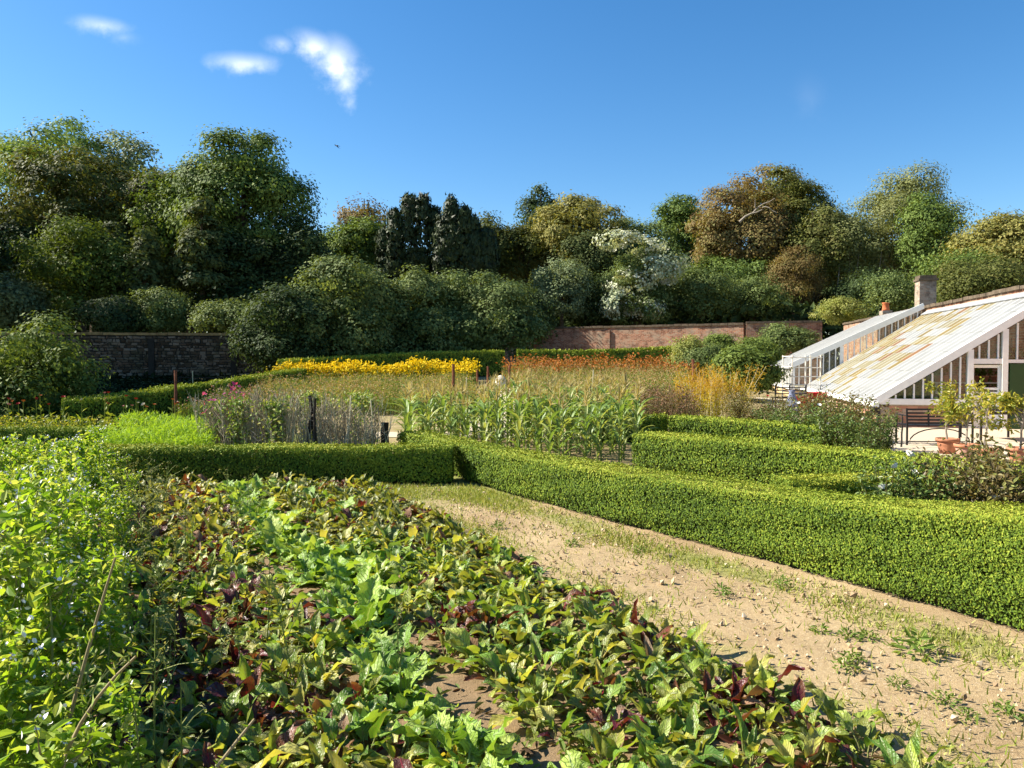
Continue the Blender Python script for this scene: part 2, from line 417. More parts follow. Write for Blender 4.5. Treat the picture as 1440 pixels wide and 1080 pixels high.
wall('brick_wall', 'short brick garden wall between the long sunlit wall and the glasshouse wall', (13.3, 43.75), (17.2, 42.7), .4, 3.78)

# ------------------------------------------------------------------ hedges
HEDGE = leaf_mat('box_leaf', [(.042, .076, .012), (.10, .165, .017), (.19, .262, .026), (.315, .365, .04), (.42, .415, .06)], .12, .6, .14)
CORE = plain('hedge_core', (.028, .03, .012), .95, .05, .4, 20, .6)
def hedge(label, pts, width, lsz=.0031, cover=2.1, minl=.0155, ends=True, back=.25, name='box_hedge', group=None, mat=None, bottom=.03):
    """pts: centre line [(x, y, height above the ground)]"""
    pts = [np.array(p, float) for p in pts]
    x0, y0 = pts[0][:2]
    t = thing(name, label, 'hedge', (x0, y0, float(g(x0, y0))), 0, group)
    nb = NB(); core = NB(); twig = NB(); K = len(pts)
    # direction at each vertex
    tang = [norm(pts[min(i + 1, K - 1)][:2] - pts[max(i - 1, 0)][:2]) for i in range(K)]
    seglen = [np.linalg.norm(pts[i + 1][:2] - pts[i][:2]) for i in range(K - 1)]
    def at(u):
        i = np.clip(u.astype(int), 0, K - 2); f = (u - i)[:, None]
        A = np.array(pts)[i]; B = np.array(pts)[i + 1]; T = np.array(tang)
        p = A + (B - A) * f; tt = norm(T[i] * (1 - f) + T[i + 1] * f)
        return p, tt
    def wob(p, q):   # gentle unevenness of the clipped faces
        return .012 * np.sin(p[:, 0] * 3.1 + p[:, 1] * 2.3) + .010 * np.sin(p[:, 0] * 7.7 - p[:, 1] * 5.1 + q * 4) + .012 * np.sin(p[:, 1] * 11.3 + p[:, 0] * 9.1 + q * 9)
    hw = width / 2
    for i in range(K - 1):
        n_sub = max(1, int(seglen[i] / .6))
        for s in range(n_sub):
            ua, ub = i + s / n_sub, i + (s + 1) / n_sub
            mid, _ = at(np.array([(ua + ub) / 2])); mid = mid[0]
            dist = math.hypot(mid[0], mid[1]); l = max(minl, lsz * dist); area1 = .30 * l * l * 1.05
            ln = seglen[i] / n_sub
            for face in ('front', 'top', 'back'):
                ex = ln * (mid[2] if face != 'top' else width)
                n = int(ex * cover * (back if face == 'back' else 1) / area1)
                if n < 2: continue
                u = rng.uniform(ua, ub, n); p, tt = at(u)
                nr = np.stack([tt[:, 1], -tt[:, 0]], -1)            # right of travel
                side = {'front': 1, 'back': -1}.get(face)
                if side is None:
                    a = rng.uniform(-1, 1, n); z = p[:, 2] + wob(p, a) - .025 * np.abs(a) ** 8
                    xy = p[:, :2] + nr * (a * hw)[:, None]
                    nn = np.concatenate([nr * (a ** 3)[:, None] * .5, np.ones((n, 1))], -1)
                else:
                    b_ = bottom + (1 - bottom) * rng.beta(1.25, 1, n); z = b_ * p[:, 2]
                    off = hw + wob(p, z * 3) - .018 * b_ ** 14 - .07 * (1 - b_) ** 6
                    xy = p[:, :2] + nr * (side * off)[:, None]
                    nn = np.concatenate([nr * side, np.full((n, 1), .06)], -1)
                dep = rng.exponential(.038, n).clip(0, .15) - .006
                out = norm(nn)
                pos = np.stack([xy[:, 0], xy[:, 1], z + g(xy[:, 0], xy[:, 1])], -1) - out * dep[:, None]
                nn = out * (1.5 if side else 1.0) + rng.normal(0, .34, (n, 3))
                ax = np.array([0, 0, 1.0]) * .8 + out * .5 + rng.normal(0, .6, (n, 3))
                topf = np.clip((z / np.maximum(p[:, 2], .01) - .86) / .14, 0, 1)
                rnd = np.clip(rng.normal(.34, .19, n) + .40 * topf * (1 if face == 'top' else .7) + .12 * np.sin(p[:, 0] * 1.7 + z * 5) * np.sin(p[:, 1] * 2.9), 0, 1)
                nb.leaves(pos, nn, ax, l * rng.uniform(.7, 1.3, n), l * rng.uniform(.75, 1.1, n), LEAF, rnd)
        # core
        ins = min(.12, hw * .5)
        A, B = pts[i], pts[i + 1]; na, nbv = np.array([tang[i][1], -tang[i][0]]), np.array([tang[i + 1][1], -tang[i + 1][0]])
        V = []
        for q, nn_ in ((A, na), (B, nbv)):
            zz = float(g(q[0], q[1]))
            for sx, sz in ((-1, 0), (1, 0), (1, 1), (-1, 1)):
                xy = q[:2] + nn_ * sx * (hw - ins); V.append((xy[0], xy[1], zz + (q[2] - ins if sz else -.02)))
        f = [[0, 1, 5, 4], [1, 2, 6, 5], [2, 3, 7, 6], [3, 0, 4, 7]]
        if i == 0: f.append([3, 2, 1, 0])
        if i == K - 2: f.append([4, 5, 6, 7])
        core.add(np.array(V), [np.array(f)], np.full(len(f), .5))
    if ends:
        for e, sg in ((0, -1), (K - 1, 1)):
            p, tt = pts[e], tang[e] * sg; nr = np.array([tt[1], -tt[0]])
            dist = math.hypot(p[0], p[1]); l = max(minl, lsz * dist); n = int(width * p[2] * cover / (.32 * l * l))
            if n < 3: continue
            a = rng.uniform(-1, 1, n); z = p[2] * rng.uniform(.04, 1, n)
            xy = p[:2] + nr * (a * hw)[:, None] - tt * rng.exponential(.02, n)[:, None]
            out = np.array([tt[0], tt[1], .2])
            nb.leaves(np.stack([xy[:, 0], xy[:, 1], z + g(xy[:, 0], xy[:, 1])], -1), out + rng.normal(0, .5, (n, 3)), np.array([0, 0, 1]) + rng.normal(0, .6, (n, 3)),
                      l * rng.uniform(.7, 1.3, n), l * rng.uniform(.75, 1.1, n), LEAF, np.clip(rng.normal(.45, .2, n), 0, 1))
    # stray shoots above the clipped top
    ns = int(sum(seglen) * 22 / max(1, np.linalg.norm(pts[0][:2]) / 8))
    u = rng.uniform(0, K - 1.001, ns); p, tt = at(u); a = rng.uniform(-1, 1, ns) * hw * .9
    nr = np.stack([tt[:, 1], -tt[:, 0]], -1); xy = p[:, :2] + nr * a[:, None]
    base = np.stack([xy[:, 0], xy[:, 1], p[:, 2] + g(xy[:, 0], xy[:, 1]) - .01], -1)
    for k in range(4):
        pos = base + np.array([0, 0, .018 * k]) + rng.normal(0, .006, (ns, 3))
        l = np.maximum(minl, lsz * np.linalg.norm(base[:, :2], axis=1)) * .9
        nb.leaves(pos, rng.normal(0, 1, (ns, 3)), np.array([0, 0, 1]) + rng.normal(0, .5, (ns, 3)), l, l * .8, LEAF, np.clip(rng.normal(.75, .15, ns), 0, 1))
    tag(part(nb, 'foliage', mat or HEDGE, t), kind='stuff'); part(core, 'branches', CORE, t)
    return t
MH = []
for yy in (2.2, 3.4, 4.55, 5.6, 6.6, 7.43, 8.3, 9.2, 10.0, 11.2, 12.6):
    curve = .10 * math.sin((yy - 4.5) * 1.15)
    MH.append((main_hedge_front(yy) + .27 * .84 + curve * .5 + (.12 * (yy - 10) if yy > 10 else 0), yy + .27 * .54, .535 - .013 * (yy - 5.5) + .165 * math.exp(-(yy - 4.5) / .9)))
MH = MH[::-1]
hedge('long clipped box hedge running along the bare earth path', MH, .56)
hedge('low box hedge with a dark shaded face behind the beetroot rows', [(-9.4, 10.25, .46), (-6, 10.27, .47), (-3, 10.3, .475), (-.80, 10.32, .48)], .56)
hedge('low box hedge in front of the red dahlias at the far left', [(-11.5, 12.6, .49), (-9, 12.7, .5), (-6.0, 12.75, .5)], .5)
hedge('curved box hedge between the stone wall and the wooden post', [(-11.0, 18.8, .62), (-10.3, 19.2, .64), (-10.05, 21.2, .66), (-9.75, 23.3, .68)], .9)
hedge('box hedge running behind the pink flowers towards the yellow flowers', [(-9.45, 23.5, .66), (-9.2, 25.0, .68), (-8.75, 27.2, .7), (-8.2, 29.5, .72)], .7)
hedge('far box hedge behind the band of yellow flowers', [(-9.3, 31.0, .98), (-6.5, 33.2, 1.05), (-4.0, 35.0, 1.12), (-2.0, 36.0, 1.15), (-.5, 36.6, 1.17)], .8)
hedge('far box hedge behind the band of orange flowers', [(.25, 36.5, 1.2), (3.0, 36.6, 1.18), (5.5, 36.4, 1.25), (7.7, 36.1, 1.38)], .8)
hedge('short box hedge beyond the sweetcorn below the golden feathery bush', [(3.2, 15.0, .53), (3.9, 14.4, .52), (4.8, 13.7, .50), (5.4, 13.1, .5)], .55)
hedge('dark faced box hedge stub just right of the sweetcorn', [(1.6, 15.3, .53), (3.05, 15.3, .53)], .5)
hedge('box hedge in front of the rose bed and the flower pots', [(2.0, 11.6, .53), (2.75, 10.75, .54), (3.5, 9.95, .54), (4.3, 9.1, .54), (5.0, 8.2, .55), (5.8, 7.2, .56)], .56)
hedge('short box hedge joining the long hedge beside the white roses', [(2.45, 7.0, .56), (3.1, 7.06, .56), (3.95, 7.12, .56), (4.9, 7.2, .56)], .46)
# ------------------------------------------------------------------ the glasshouses against their wall
GO = np.array([8.8, 18.5]); GA = np.array([.205, .979]); GB = np.array([.979, -.205])
def gw(s, t, z): return np.array([*(GO + GA * s + GB * t), z])
WHITE = plain('white_paint', (.80, .79, .75), .45, .4, .06, 9)
LEAD = plain('grey_lead', (.30, .31, .32), .6, .4, .2, 6)
GREENP = plain('green_paint', (.012, .045, .010), .45, .4, .1, 5)
BLACKM = plain('black_iron', (.016, .015, .015), .5, .4, .3, 20)
def pane_mat(name, col, var, lo=.5):
    m = new_mat(name); n = N(m); co = n.coord(); r = n.objrand()
    c = n.ramp(n.math('ADD', n.math('MULTIPLY', n.noise(3, 5, co), .6), n.math('MULTIPLY', r, .5)), [(.25, tuple(x * (1 - var) for x in col)), (.8, col)])
    p = n.bsdf(c, .35, .45)
    tl = n.node('ShaderNodeBsdfTranslucent'); n.set(tl.inputs[0], c)
    tr = n.node('ShaderNodeBsdfTransparent')
    a = n.node('ShaderNodeMixShader'); a.inputs[0].default_value = .30; n.link(p, a.inputs[1]); n.link(tl.outputs[0], a.inputs[2])
    b = n.node('ShaderNodeMixShader'); b.inputs[0].default_value = .12; n.link(a.outputs[0], b.inputs[1]); n.link(tr.outputs[0], b.inputs[2])
    n.out(b.outputs[0]); return m
PANE_W = pane_mat('whitewashed_glass', (.46, .46, .435), .2)
PANE_Y = pane_mat('yellowed_glass', (.37, .275, .085), .25)
PANE_O = pane_mat('orange_glass', (.36, .19, .07), .25)
PANE_P = pane_mat('pale_yellow_glass', (.40, .35, .20), .2)
def glass_mat():
    m = new_mat('clear_glass'); n = N(m); gl = n.node('ShaderNodeBsdfGlossy'); gl.inputs['Roughness'].default_value = .05
    tr = n.node('ShaderNodeBsdfTransparent'); tr.inputs[0].default_value = (.9, .95, .92, 1)
    fr = n.node('ShaderNodeFresnel'); fr.inputs[0].default_value = 1.5
    mx = n.node('ShaderNodeMixShader'); n.link(n.math('ADD', n.math('MULTIPLY', fr.outputs[0], .8), .03), mx.inputs[0]); n.link(tr.outputs[0], mx.inputs[1]); n.link(gl.outputs[0], mx.inputs[2]); n.out(mx.outputs[0]); return m
GLASS = glass_mat()
def single_brick_mat():
    m = new_mat('brick_clay'); n = N(m); co = n.coord()
    c = n.ramp(n.objrand(), spread([(.26, .10, .06), (.40, .17, .10), (.46, .22, .14), (.33, .20, .14), (.42, .30, .22)]))
    c = n.mix(n.math('MULTIPLY', n.noise(25, 4, co), .35), c, (.45, .38, .3)); n.out(n.bsdf(c, .9, .15, n.bump(n.noise(60, 3, co), .6, .006))); return m
CLAY = single_brick_mat()
LIME = plain('lime_mortar', (.36, .30, .23), .95, .1, .2, 20, .4)
bk = NB(); bk.box((0, -.008, 0), (.215, .05, .065)); BRICK_ME = bk.mesh('brick'); BRICK_ME.materials.append(CLAY)

EAVE, RIDGE, WID = .57, 3.28, 4.15
def bricks(parent, org, s0, s1, t, courses, alongA=True, z0=0.0):
    """single bricks laid in a facing; parent unrotated at org"""
    ang = math.atan2(*(GA if alongA else GB)[::-1])
    if alongA: ang += math.pi                     # face out to the left of the axis
    for r in range(courses):
        x = s0 + (.11 if r % 2 else 0)
        while x + .215 < s1:
            p = gw(x + .215, t, 0) if alongA else gw(t, x, 0)
            put('brick', BRICK_ME, None, parent, (p[0] - org[0] + random.gauss(0, .001), p[1] - org[1], z0 + r * .075 + .008 - org[2]), (0, 0, ang + random.gauss(0, .004)))
            x += .225
def glasshouse():
    org = gw(0, 0, 0)
    G = thing('glasshouse', 'long low white glasshouse with yellowed roof panes and an open gable end', 'glasshouse', org)
    # brick plinths (mortar body + single facing bricks where they show)
    b = NB()
    def prism(nb, s0, s1, t0, t1, z0, z1):
        V = np.array([gw(s, t, z) for z in (z0, z1) for t in (t0, t1) for s in (s0, s1)])
        nb.add(V, [np.array([[0, 2, 3, 1], [4, 5, 7, 6], [0, 1, 5, 4], [2, 6, 7, 3], [0, 4, 6, 2], [1, 3, 7, 5]])], np.full(6, .5))
    prism(b, .02, 10.6, .06, .28, -.3, EAVE - .07); prism(b, .06, .28, .285, 2.0, -.3, EAVE - .005)
    pl = part(b, 'plinth', LIME, G)
    bricks(G, org, .05, 5.2, .06, 6); bricks(G, org, .02, 1.98, .06, 7, False)
    # frame: sill, posts, rafters, gutter
    f = NB(); sl = (RIDGE - EAVE) / WID
    f.bar(gw(.04, .02, EAVE + .06), gw(.04, 2.02, EAVE + .06), .10, .14)                # gable sill
    part(f, 'sill', WHITE, G)
    gt = NB(); gt.bar(gw(-.12, -.05, EAVE - .02), gw(10.65, -.05, EAVE - .02), .13, .11); part(gt, 'gutter', WHITE, G)
    dp = NB(); dp.tube([gw(-.02, -.02, EAVE - .08), gw(-.02, .02, .35), gw(-.02, .02, -.1)], .045, 8); part(dp, 'downpipe', BLACKM, G)
    hp = NB(); hp.box(*[np.array((-.09, -.09, -.09)), np.array((.09, .09, .09))], M=Matrix.Translation(Vector(gw(-.05, -.06, EAVE - .16)))); part(hp, 'rainwater_head', BLACKM, G)
    rb = NB(); rb.bar(gw(.03, -.08, EAVE + .03), gw(.03, WID, RIDGE + .08), .11, .17, up=(-GB[0], -GB[1], 1)); part(rb, 'gable_rafter', WHITE, G)
    for t in (2.03, 2.76, 3.55):
        p = NB(); p.bar(gw(.04, t, -.1), gw(.04, t, EAVE + sl * t - .02), .12, .12, up=(*GA, 0)); part(p, 'post', WHITE, G)
    tr = NB(); tr.bar(gw(.03, 2.09, 1.60), gw(.03, 2.70, 1.60), .08, .12); part(tr, 'transom', WHITE, G)
    tr = NB(); tr.bar(gw(.03, 2.82, 1.60), gw(.03, 4.1, 1.60), .06, .08); part(tr, 'transom', WHITE, G)
    for t in np.arange(.22, 4.1, .2):
        if min(abs(t - 2.03), abs(t - 2.76), abs(t - 3.55)) < .09: continue
        lo = EAVE + .13 if t < 2.03 else 1.64
        hi = EAVE + sl * t - .05
        if hi - lo < .05: continue
        p = NB(); p.bar(gw(.04, t, lo), gw(.04, t, hi), .032, .05, up=(*GA, 0)); part(p, 'glazing_bar', WHITE, G)
    for t0, t1 in [(a, a + .2) for a in np.arange(.22, 3.9, .2)]:
        lo = EAVE + .13 if t0 < 1.95 else 1.66
        h0, h1 = EAVE + sl * t0 - .06, EAVE + sl * t1 - .06
        if h0 - lo < .02: continue
        V = np.array([gw(.06, t0 + .012, lo), gw(.06, t1 - .012, lo), gw(.06, t1 - .012, h1), gw(.06, t0 + .012, h0)])
        q = NB(); q.add(np.concatenate([V, V + [*(GA * .004), 0]]), [np.array([[0, 1, 2, 3], [7, 6, 5, 4], [0, 4, 5, 1], [1, 5, 6, 2], [2, 6, 7, 3], [3, 7, 4, 0]])], np.full(6, .5)); part(q, 'pane', GLASS, G)
    # half glazed door leaf behind the door frame and the green door standing open
    d = NB(); q = gw(.10, 2.10, 0)
    d.bar(gw(.12, 2.11, .0), gw(.12, 2.11, 1.52), .06, .04, up=(*GA, 0)); d.bar(gw(.12, 2.68, .0), gw(.12, 2.68, 1.52), .06, .04, up=(*GA, 0))
    d.bar(gw(.12, 2.14, 1.48), gw(.12, 2.65, 1.48), .04, .07); d.bar(gw(.12, 2.14, .95), gw(.12, 2.65, .95), .04, .06); d.bar(gw(.12, 2.14, .45), gw(.12, 2.65, .45), .035, .86)
    dr = part(d, 'door', WHITE, G)
    gd = NB(); gd.bar(gw(.0, 2.86, .75), gw(-.02, 3.52, .75), .05, 1.58); gdo = part(gd, 'door', GREENP, G); gdo['label'] = 'plain dark green door leaf'
    hd = NB(); hd.tube([gw(-.05, 2.94, .8), gw(-.09, 2.94, .82), gw(-.09, 3.02, .82)], .012, 6); part(hd, 'handle', BLACKM, gdo)
    # roof bars and panes
    up = np.array([*(-GB * sl), 1.0]); up /= np.linalg.norm(up)
    ns = 22; ds = 10.6 / ns
    for i in range(ns + 1):
        q = NB(); s = i * ds + .03
        if i == 0: continue
        q.bar(gw(s, .0, EAVE + .0145), gw(s, WID, RIDGE + .0145), .028, .045, up=up); part(q, 'rafter', WHITE, G)
    nr = 11; slope_len = math.hypot(WID, RIDGE - EAVE); lap = .02
    pw, ph = ds - .03, slope_len / nr
    pm = NB(); pm.box((-pw / 2, 0, 0), (pw / 2, ph + lap, .005)); mesh_by = {}
    for k, m in (('w', PANE_W), ('y', PANE_Y), ('o', PANE_O), ('p', PANE_P)):
        me = pm.mesh('pane'); me.materials.append(m); mesh_by[k] = me
    tvec = np.array([*GB * WID, RIDGE - EAVE]) / slope_len
    Mx = np.stack([np.array([*(-GA), 0]), tvec, np.cross(np.array([*(-GA), 0]), tvec)], -1)
    if Mx[2, 2] < 0: Mx[:, 0] *= -1; Mx[:, 2] *= -1
    tilt = Matrix.Rotation(R(-.9), 3, 'X')
    rr = random.Random(4)
    for i in range(ns):
        for j in range(nr):
            s = (i + .5) * ds + .03
            yellow = s > 3.5 + .35 * math.sin(j * 1.3)
            k = 'w'
            if yellow: k = rr.choices('ypwo', [.32, .36, .26, .06] if j > 3 else [.10, .34, .53, .03])[0]
            if i == 7 and j in (4, 5): k = 'o'
            p = gw(s, WID * j / nr, EAVE + (RIDGE - EAVE) * j / nr + .035)
            M = Matrix(Mx.tolist()) @ tilt @ Matrix.Rotation(R(rr.gauss(0, .5)), 3, 'X') @ Matrix.Rotation(R(rr.gauss(0, .35)), 3, 'Y')
            o = put('pane', mesh_by[k], None, G, Vector(p) - G.location); o.rotation_euler = M.to_euler()
    # orange putty-stained lap lines read as the edges of slipped panes: thin lead cames
    fl = NB(); fl.bar(gw(.0, WID - .03, RIDGE + .06), gw(10.6, WID - .03, RIDGE + .06), .32, .03, up=up); part(fl, 'flashing', LEAD, G)
    # inside: bench and planting against the back wall
    return G
glasshouse()

def far_house():
    s0, s1, t0 = 10.75, 17.5, -.42; ev, rg = 1.36, 3.55; W2 = WID - t0; sl = (rg - ev) / W2
    org = gw(s0, t0, 0)
    G = thing('glasshouse', 'taller plain white glasshouse at the far end of the terrace', 'glasshouse', org)
    b = NB()
    V = np.array([gw(s, t, z) for z in (-.2, .5) for t in (t0 + .05, t0 + .27) for s in (s0 + .03, s1)])
    b.add(V, [np.array([[0, 2, 3, 1], [4, 5, 7, 6], [0, 1, 5, 4], [2, 6, 7, 3], [0, 4, 6, 2], [1, 3, 7, 5]])], np.full(6, .5)); part(b, 'plinth', plain('ochre_render', (.5, .36, .2), .9, .1, .2, 5), G)
    bd = NB(); n = 9
    for i in range(n):
        a, c = s0 + .06 + (s1 - s0 - .1) * i / n, s0 + .06 + (s1 - s0 - .1) * (i + 1) / n - .03
        q = NB(); q.bar(gw(a, t0 + .04, .92), gw(c, t0 + .04, .92), .03, .80); part(q, 'side_light', PANE_W, G)
        q = NB(); q.bar(gw(a - .015, t0 + .02, .5), gw(a - .015, t0 + .02, ev), .05, .05, up=(*GA, 0)); part(q, 'post', WHITE, G)
    q = NB(); q.bar(gw(s0, t0 - .05, ev - .02), gw(s1, t0 - .05, ev - .02), .12, .10); part(q, 'gutter', LEAD, G)
    q = NB(); q.bar(gw(s0, t0 + .02, .53), gw(s1, t0 + .02, .53), .14, .06); part(q, 'sill', WHITE, G)
    up = np.array([*(-GB * sl), 1.0]); up /= np.linalg.norm(up)
    q = NB(); q.bar(gw(s0 + .02, t0 - .08, ev + .02), gw(s0 + .02, WID, rg + .05), .10, .2, up=up); part(q, 'gable_rafter', WHITE, G)
    nr_ = 14; ds = (s1 - s0) / nr_
    for i in range(nr_):
        a, c = s0 + .02 + ds * i, s0 + ds * (i + 1) - .02
        V = np.array([gw(a + .03, t0 - .05, ev + .04), gw(c, t0 - .05, ev + .04), gw(c, WID, rg + .04), gw(a + .03, WID, rg + .04)])
        q = NB(); q.add(np.concatenate([V, V - up * .006]), [np.array([[0, 1, 2, 3], [7, 6, 5, 4], [0, 4, 5, 1], [1, 5, 6, 2], [2, 6, 7, 3], [3, 7, 4, 0]])], np.full(6, .5)); part(q, 'roof_light', PANE_W, G)
        q = NB(); q.bar(gw(c + .015, t0 - .05, ev + .02), gw(c + .015, WID, rg + .02), .03, .045, up=up); part(q, 'rafter', WHITE, G)
    for t in np.arange(t0 + .05, WID - .1, .215):
        zl = max(.5, EAVE + (RIDGE - EAVE) / WID * max(t, 0) - .05) if t > 0 else .5
        thick = .13 if abs(t - 1.30) < .11 or t < t0 + .1 else .035
        q = NB(); q.bar(gw(s0 + .02, t, zl), gw(s0 + .02, t, ev + sl * (t - t0) - .05), thick, .05, up=(*GA, 0)); part(q, 'glazing_bar' if thick < .1 else 'post', WHITE, G)
        V = np.array([gw(s0 + .05, t + .02, zl), gw(s0 + .05, t + .19, zl), gw(s0 + .05, t + .19, ev + sl * (t + .19 - t0) - .06), gw(s0 + .05, t + .02, ev + sl * (t + .02 - t0) - .06)])
        q = NB(); q.add(np.concatenate([V, V + [*(GA * .004), 0]]), [np.array([[0, 1, 2, 3], [7, 6, 5, 4], [0, 4, 5, 1], [1, 5, 6, 2], [2, 6, 7, 3], [3, 7, 4, 0]])], np.full(6, .5)); part(q, 'pane', GLASS, G)
far_house()

# the tall wall behind the glasshouses, with its two chimneys
pA, pB = gw(24.6, WID + .06, 0), gw(-9, WID + .06, 0)
hw_ = wall('brick_wall', 'tall brick wall with dark coping and chimneys behind the white glasshouses', pA[:2], pB[:2], -.1, 3.6, .45, .1)
def chimney():
    n = NB(); L = (pB - pA)[:2]; L = np.linalg.norm(L); xc = L - 9 - 11.9
    n.box((xc - .30, .02, 3.62), (xc + .30, .60, 4.70)); part(n, 'chimney', BRICK_G, hw_, world=False)
    c = NB(); c.box((xc - .35, -.03, 4.702), (xc + .35, .65, 4.78)); c.box((xc - .30, .02, 4.782), (xc + .30, .60, 4.90)); part(c, 'chimney_cap', COPING, hw_, world=False)
    x2 = L - 9 - 17.4
    n = NB(); n.box((x2 - .32, .1, 3.602), (x2 + .32, .5, 3.92)); st = part(n, 'chimney', BRICK_G, hw_, world=False)
    p = NB(); p.lathe([(.001, 3.922), (.17, 3.922), (.15, 4.0), (.13, 4.22), (.16, 4.24), (.16, 4.28), (.11, 4.28), (.10, 4.1)], 14, (x2, .3, 0)); part(p, 'chimney_pot', plain('terracotta_bright', (.50, .15, .06), .8, .2, .15, 9), st, True, world=False)
BRICK_G = brick_mat('weathered_brick', [(.20, .15, .11), (.32, .23, .17), (.42, .36, .29), (.28, .17, .12)], (.30, .27, .22))
chimney()
# ------------------------------------------------------------------ trees and shrubs
BARK = plain('bark', (.085, .065, .045), .95, .1, .4, 8, .8)
PALEBARK = plain('pale_bark', (.27, .23, .18), .9, .1, .3, 8, .5)
def sphere_dirs(n, zmin=-.8):
    i = np.arange(n) + .5; z = 1 - (1 - zmin) * i / n; ph = i * 2.399963 + rng.uniform(0, 6)
    r = np.sqrt(1 - z * z); return np.stack([r * np.cos(ph), r * np.sin(ph), z], -1)
def auto_lobes(Wx, H, n=12, rel=.40, zmin=-.75, seed_j=.12):
    n = int(n * 1.9); rel = rel * .74
    d = sphere_dirs(n, zmin) + rng.normal(0, seed_j, (n, 3)); d = norm(d)
    rr = rel * rng.uniform(.5, 1.35, n); push = rng.uniform(.70, 1.18, n)
    c = d * ((1 - rr) * push)[:, None] * np.array([Wx, Wx, H])
    r = rr[:, None] * np.array([Wx, Wx, H]) ; m = r.mean(1, keepdims=True)
    r = .5 * r + .5 * m
    return np.vstack([c, [[0, 0, 0]]]), np.vstack([r, [[Wx * .5, Wx * .5, H * .55]]])
def crown(nb, cen, c, r, n, L, Wd, clump=64, cr=.3, shell=.25, up=.42, jit=.36, outw=1.15, tpl=TRI, droop=.1, zmin=-.75, axup=0.0):
    """leaves gathered in clumps on the lobes of a crown"""
    M = n // clump; vol = (r[:, 0] * r[:, 2]); w = vol / vol.sum()
    k = rng.choice(len(c), int(M * 2.2), p=w)
    d = norm(rng.normal(0, 1, (len(k), 3))); d[:, 2] = np.where(d[:, 2] < zmin, -d[:, 2], d[:, 2])
    f = 1 - shell * rng.random(len(k)) ** 2 + rng.normal(0, .05, len(k))
    p = c[k] + d * r[k] * f[:, None]
    q = ((p[:, None] - c[None]) / r[None]); ins = ((q ** 2).sum(-1) < .62).sum(1)
    ok = ins < 1; p, d, k = p[ok][:M], d[ok][:M], k[ok][:M]
    m = len(p)
    dd = norm(d / r[k] * r[k].mean(1, keepdims=True))
    cs = 1.3 * cr * rng.uniform(.6, 1.4, m)
    off = np.clip(rng.normal(0, 1, (m, clump, 3)), -1.7, 1.7) * cs[:, None, None]
    off -= .35 * (off * dd[:, None]).sum(-1, keepdims=True) * dd[:, None]; off[:, :, 2] *= .55
    pos = (p[:, None] + off).reshape(-1, 3); loc = norm(off + .6 * cs[:, None, None] * dd[:, None]).reshape(-1, 3); out = np.repeat(dd, clump, 0)
    N_ = len(pos)
    nn = out * outw * .65 + loc * .8 + np.array([0, 0, up]) + rng.normal(0, jit, (N_, 3))
    ax = rng.normal(0, 1, (N_, 3)) + out * .5 + np.array([0, 0, axup - droop])
    rnd = np.clip(np.repeat(rng.normal(.55, .21, m), clump) + rng.normal(0, .15, N_), 0, 1)
    nb.leaves(pos + np.array(cen), nn, ax, L * rng.uniform(.65, 1.35, N_), Wd * rng.uniform(.7, 1.3, N_), tpl, rnd)

def limbs(nb, base, cen, c, rad, n=6, kind=.5):
    base, cen = np.array(base, float), np.array(cen, float)
    top = cen + np.array([0, 0, -.1])
    K = 7; t = np.linspace(0, 1, K)[:, None]
    bend = rng.normal(0, .02, 3) * np.linalg.norm(top - base); bend[2] = 0
    tr = base + (top - base) * t + bend * np.sin(t * math.pi)
    nb.tube(tr, rad * np.linspace(1.15, .45, K), 8)
    for i in rng.permutation(len(c) - 1)[:n]:
        s = rng.uniform(.35, .9); a = base + (top - base) * s; e = cen + c[i] * .9
        t2 = np.linspace(0, 1, 5)[:, None]; mid = (e - a) * t2; mid[:, 2] += .08 * np.linalg.norm(e - a) * np.sin(t2[:, 0] * math.pi)
        nb.tube(a + mid, rad * .45 * np.linspace(1, .25, 5), 6)

PAL = {
 'oak': [(0.047, 0.078, 0.020), (0.092, 0.144, 0.032), (0.156, 0.222, 0.047), (0.222, 0.286, 0.071)],
 'olive': [(.048, .058, .014), (.090, .105, .024), (.135, .15, .036), (.165, .155, .048)],
 'palegreen': [(0.072, 0.112, 0.029), (0.142, 0.213, 0.056), (0.224, 0.315, 0.086), (0.304, 0.385, 0.122)],
 'greygreen': [(0.088, 0.117, 0.059), (0.156, 0.195, 0.098), (0.234, 0.284, 0.136), (0.312, 0.351, 0.195)],
 'bright': [(.05, .075, .016), (.10, .145, .026), (.155, .205, .04), (.21, .26, .06)],
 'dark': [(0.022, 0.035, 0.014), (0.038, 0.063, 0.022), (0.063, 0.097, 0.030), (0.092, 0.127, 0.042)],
 'conifer': [(0.038, 0.054, 0.016), (0.072, 0.095, 0.030), (0.116, 0.147, 0.047), (0.169, 0.180, 0.063)],
 'laurel': [(0.048, 0.074, 0.024), (0.102, 0.144, 0.041), (0.168, 0.214, 0.066), (0.240, 0.282, 0.102)],
 'brown': [(0.109, 0.067, 0.025), (0.183, 0.121, 0.044), (0.243, 0.176, 0.063), (0.207, 0.199, 0.067)],
 'golden': [(0.112, 0.122, 0.029), (0.203, 0.203, 0.052), (0.295, 0.255, 0.072), (0.325, 0.304, 0.101)],
 'willow': [(0.081, 0.101, 0.036), (0.163, 0.182, 0.061), (0.243, 0.255, 0.091), (0.304, 0.304, 0.142)],
 'white': [(0.187, 0.234, 0.109), (0.406, 0.452, 0.265), (0.600, 0.600, 0.421), (0.600, 0.600, 0.562)],
 'yellowgreen': [(.12, .15, .03), (.22, .25, .05), (.32, .33, .09), (.38, .37, .13)],
}
def lm(k, tr=.28): return leaf_mat(k + '_leaf', PAL[k], tr, .65, .14)

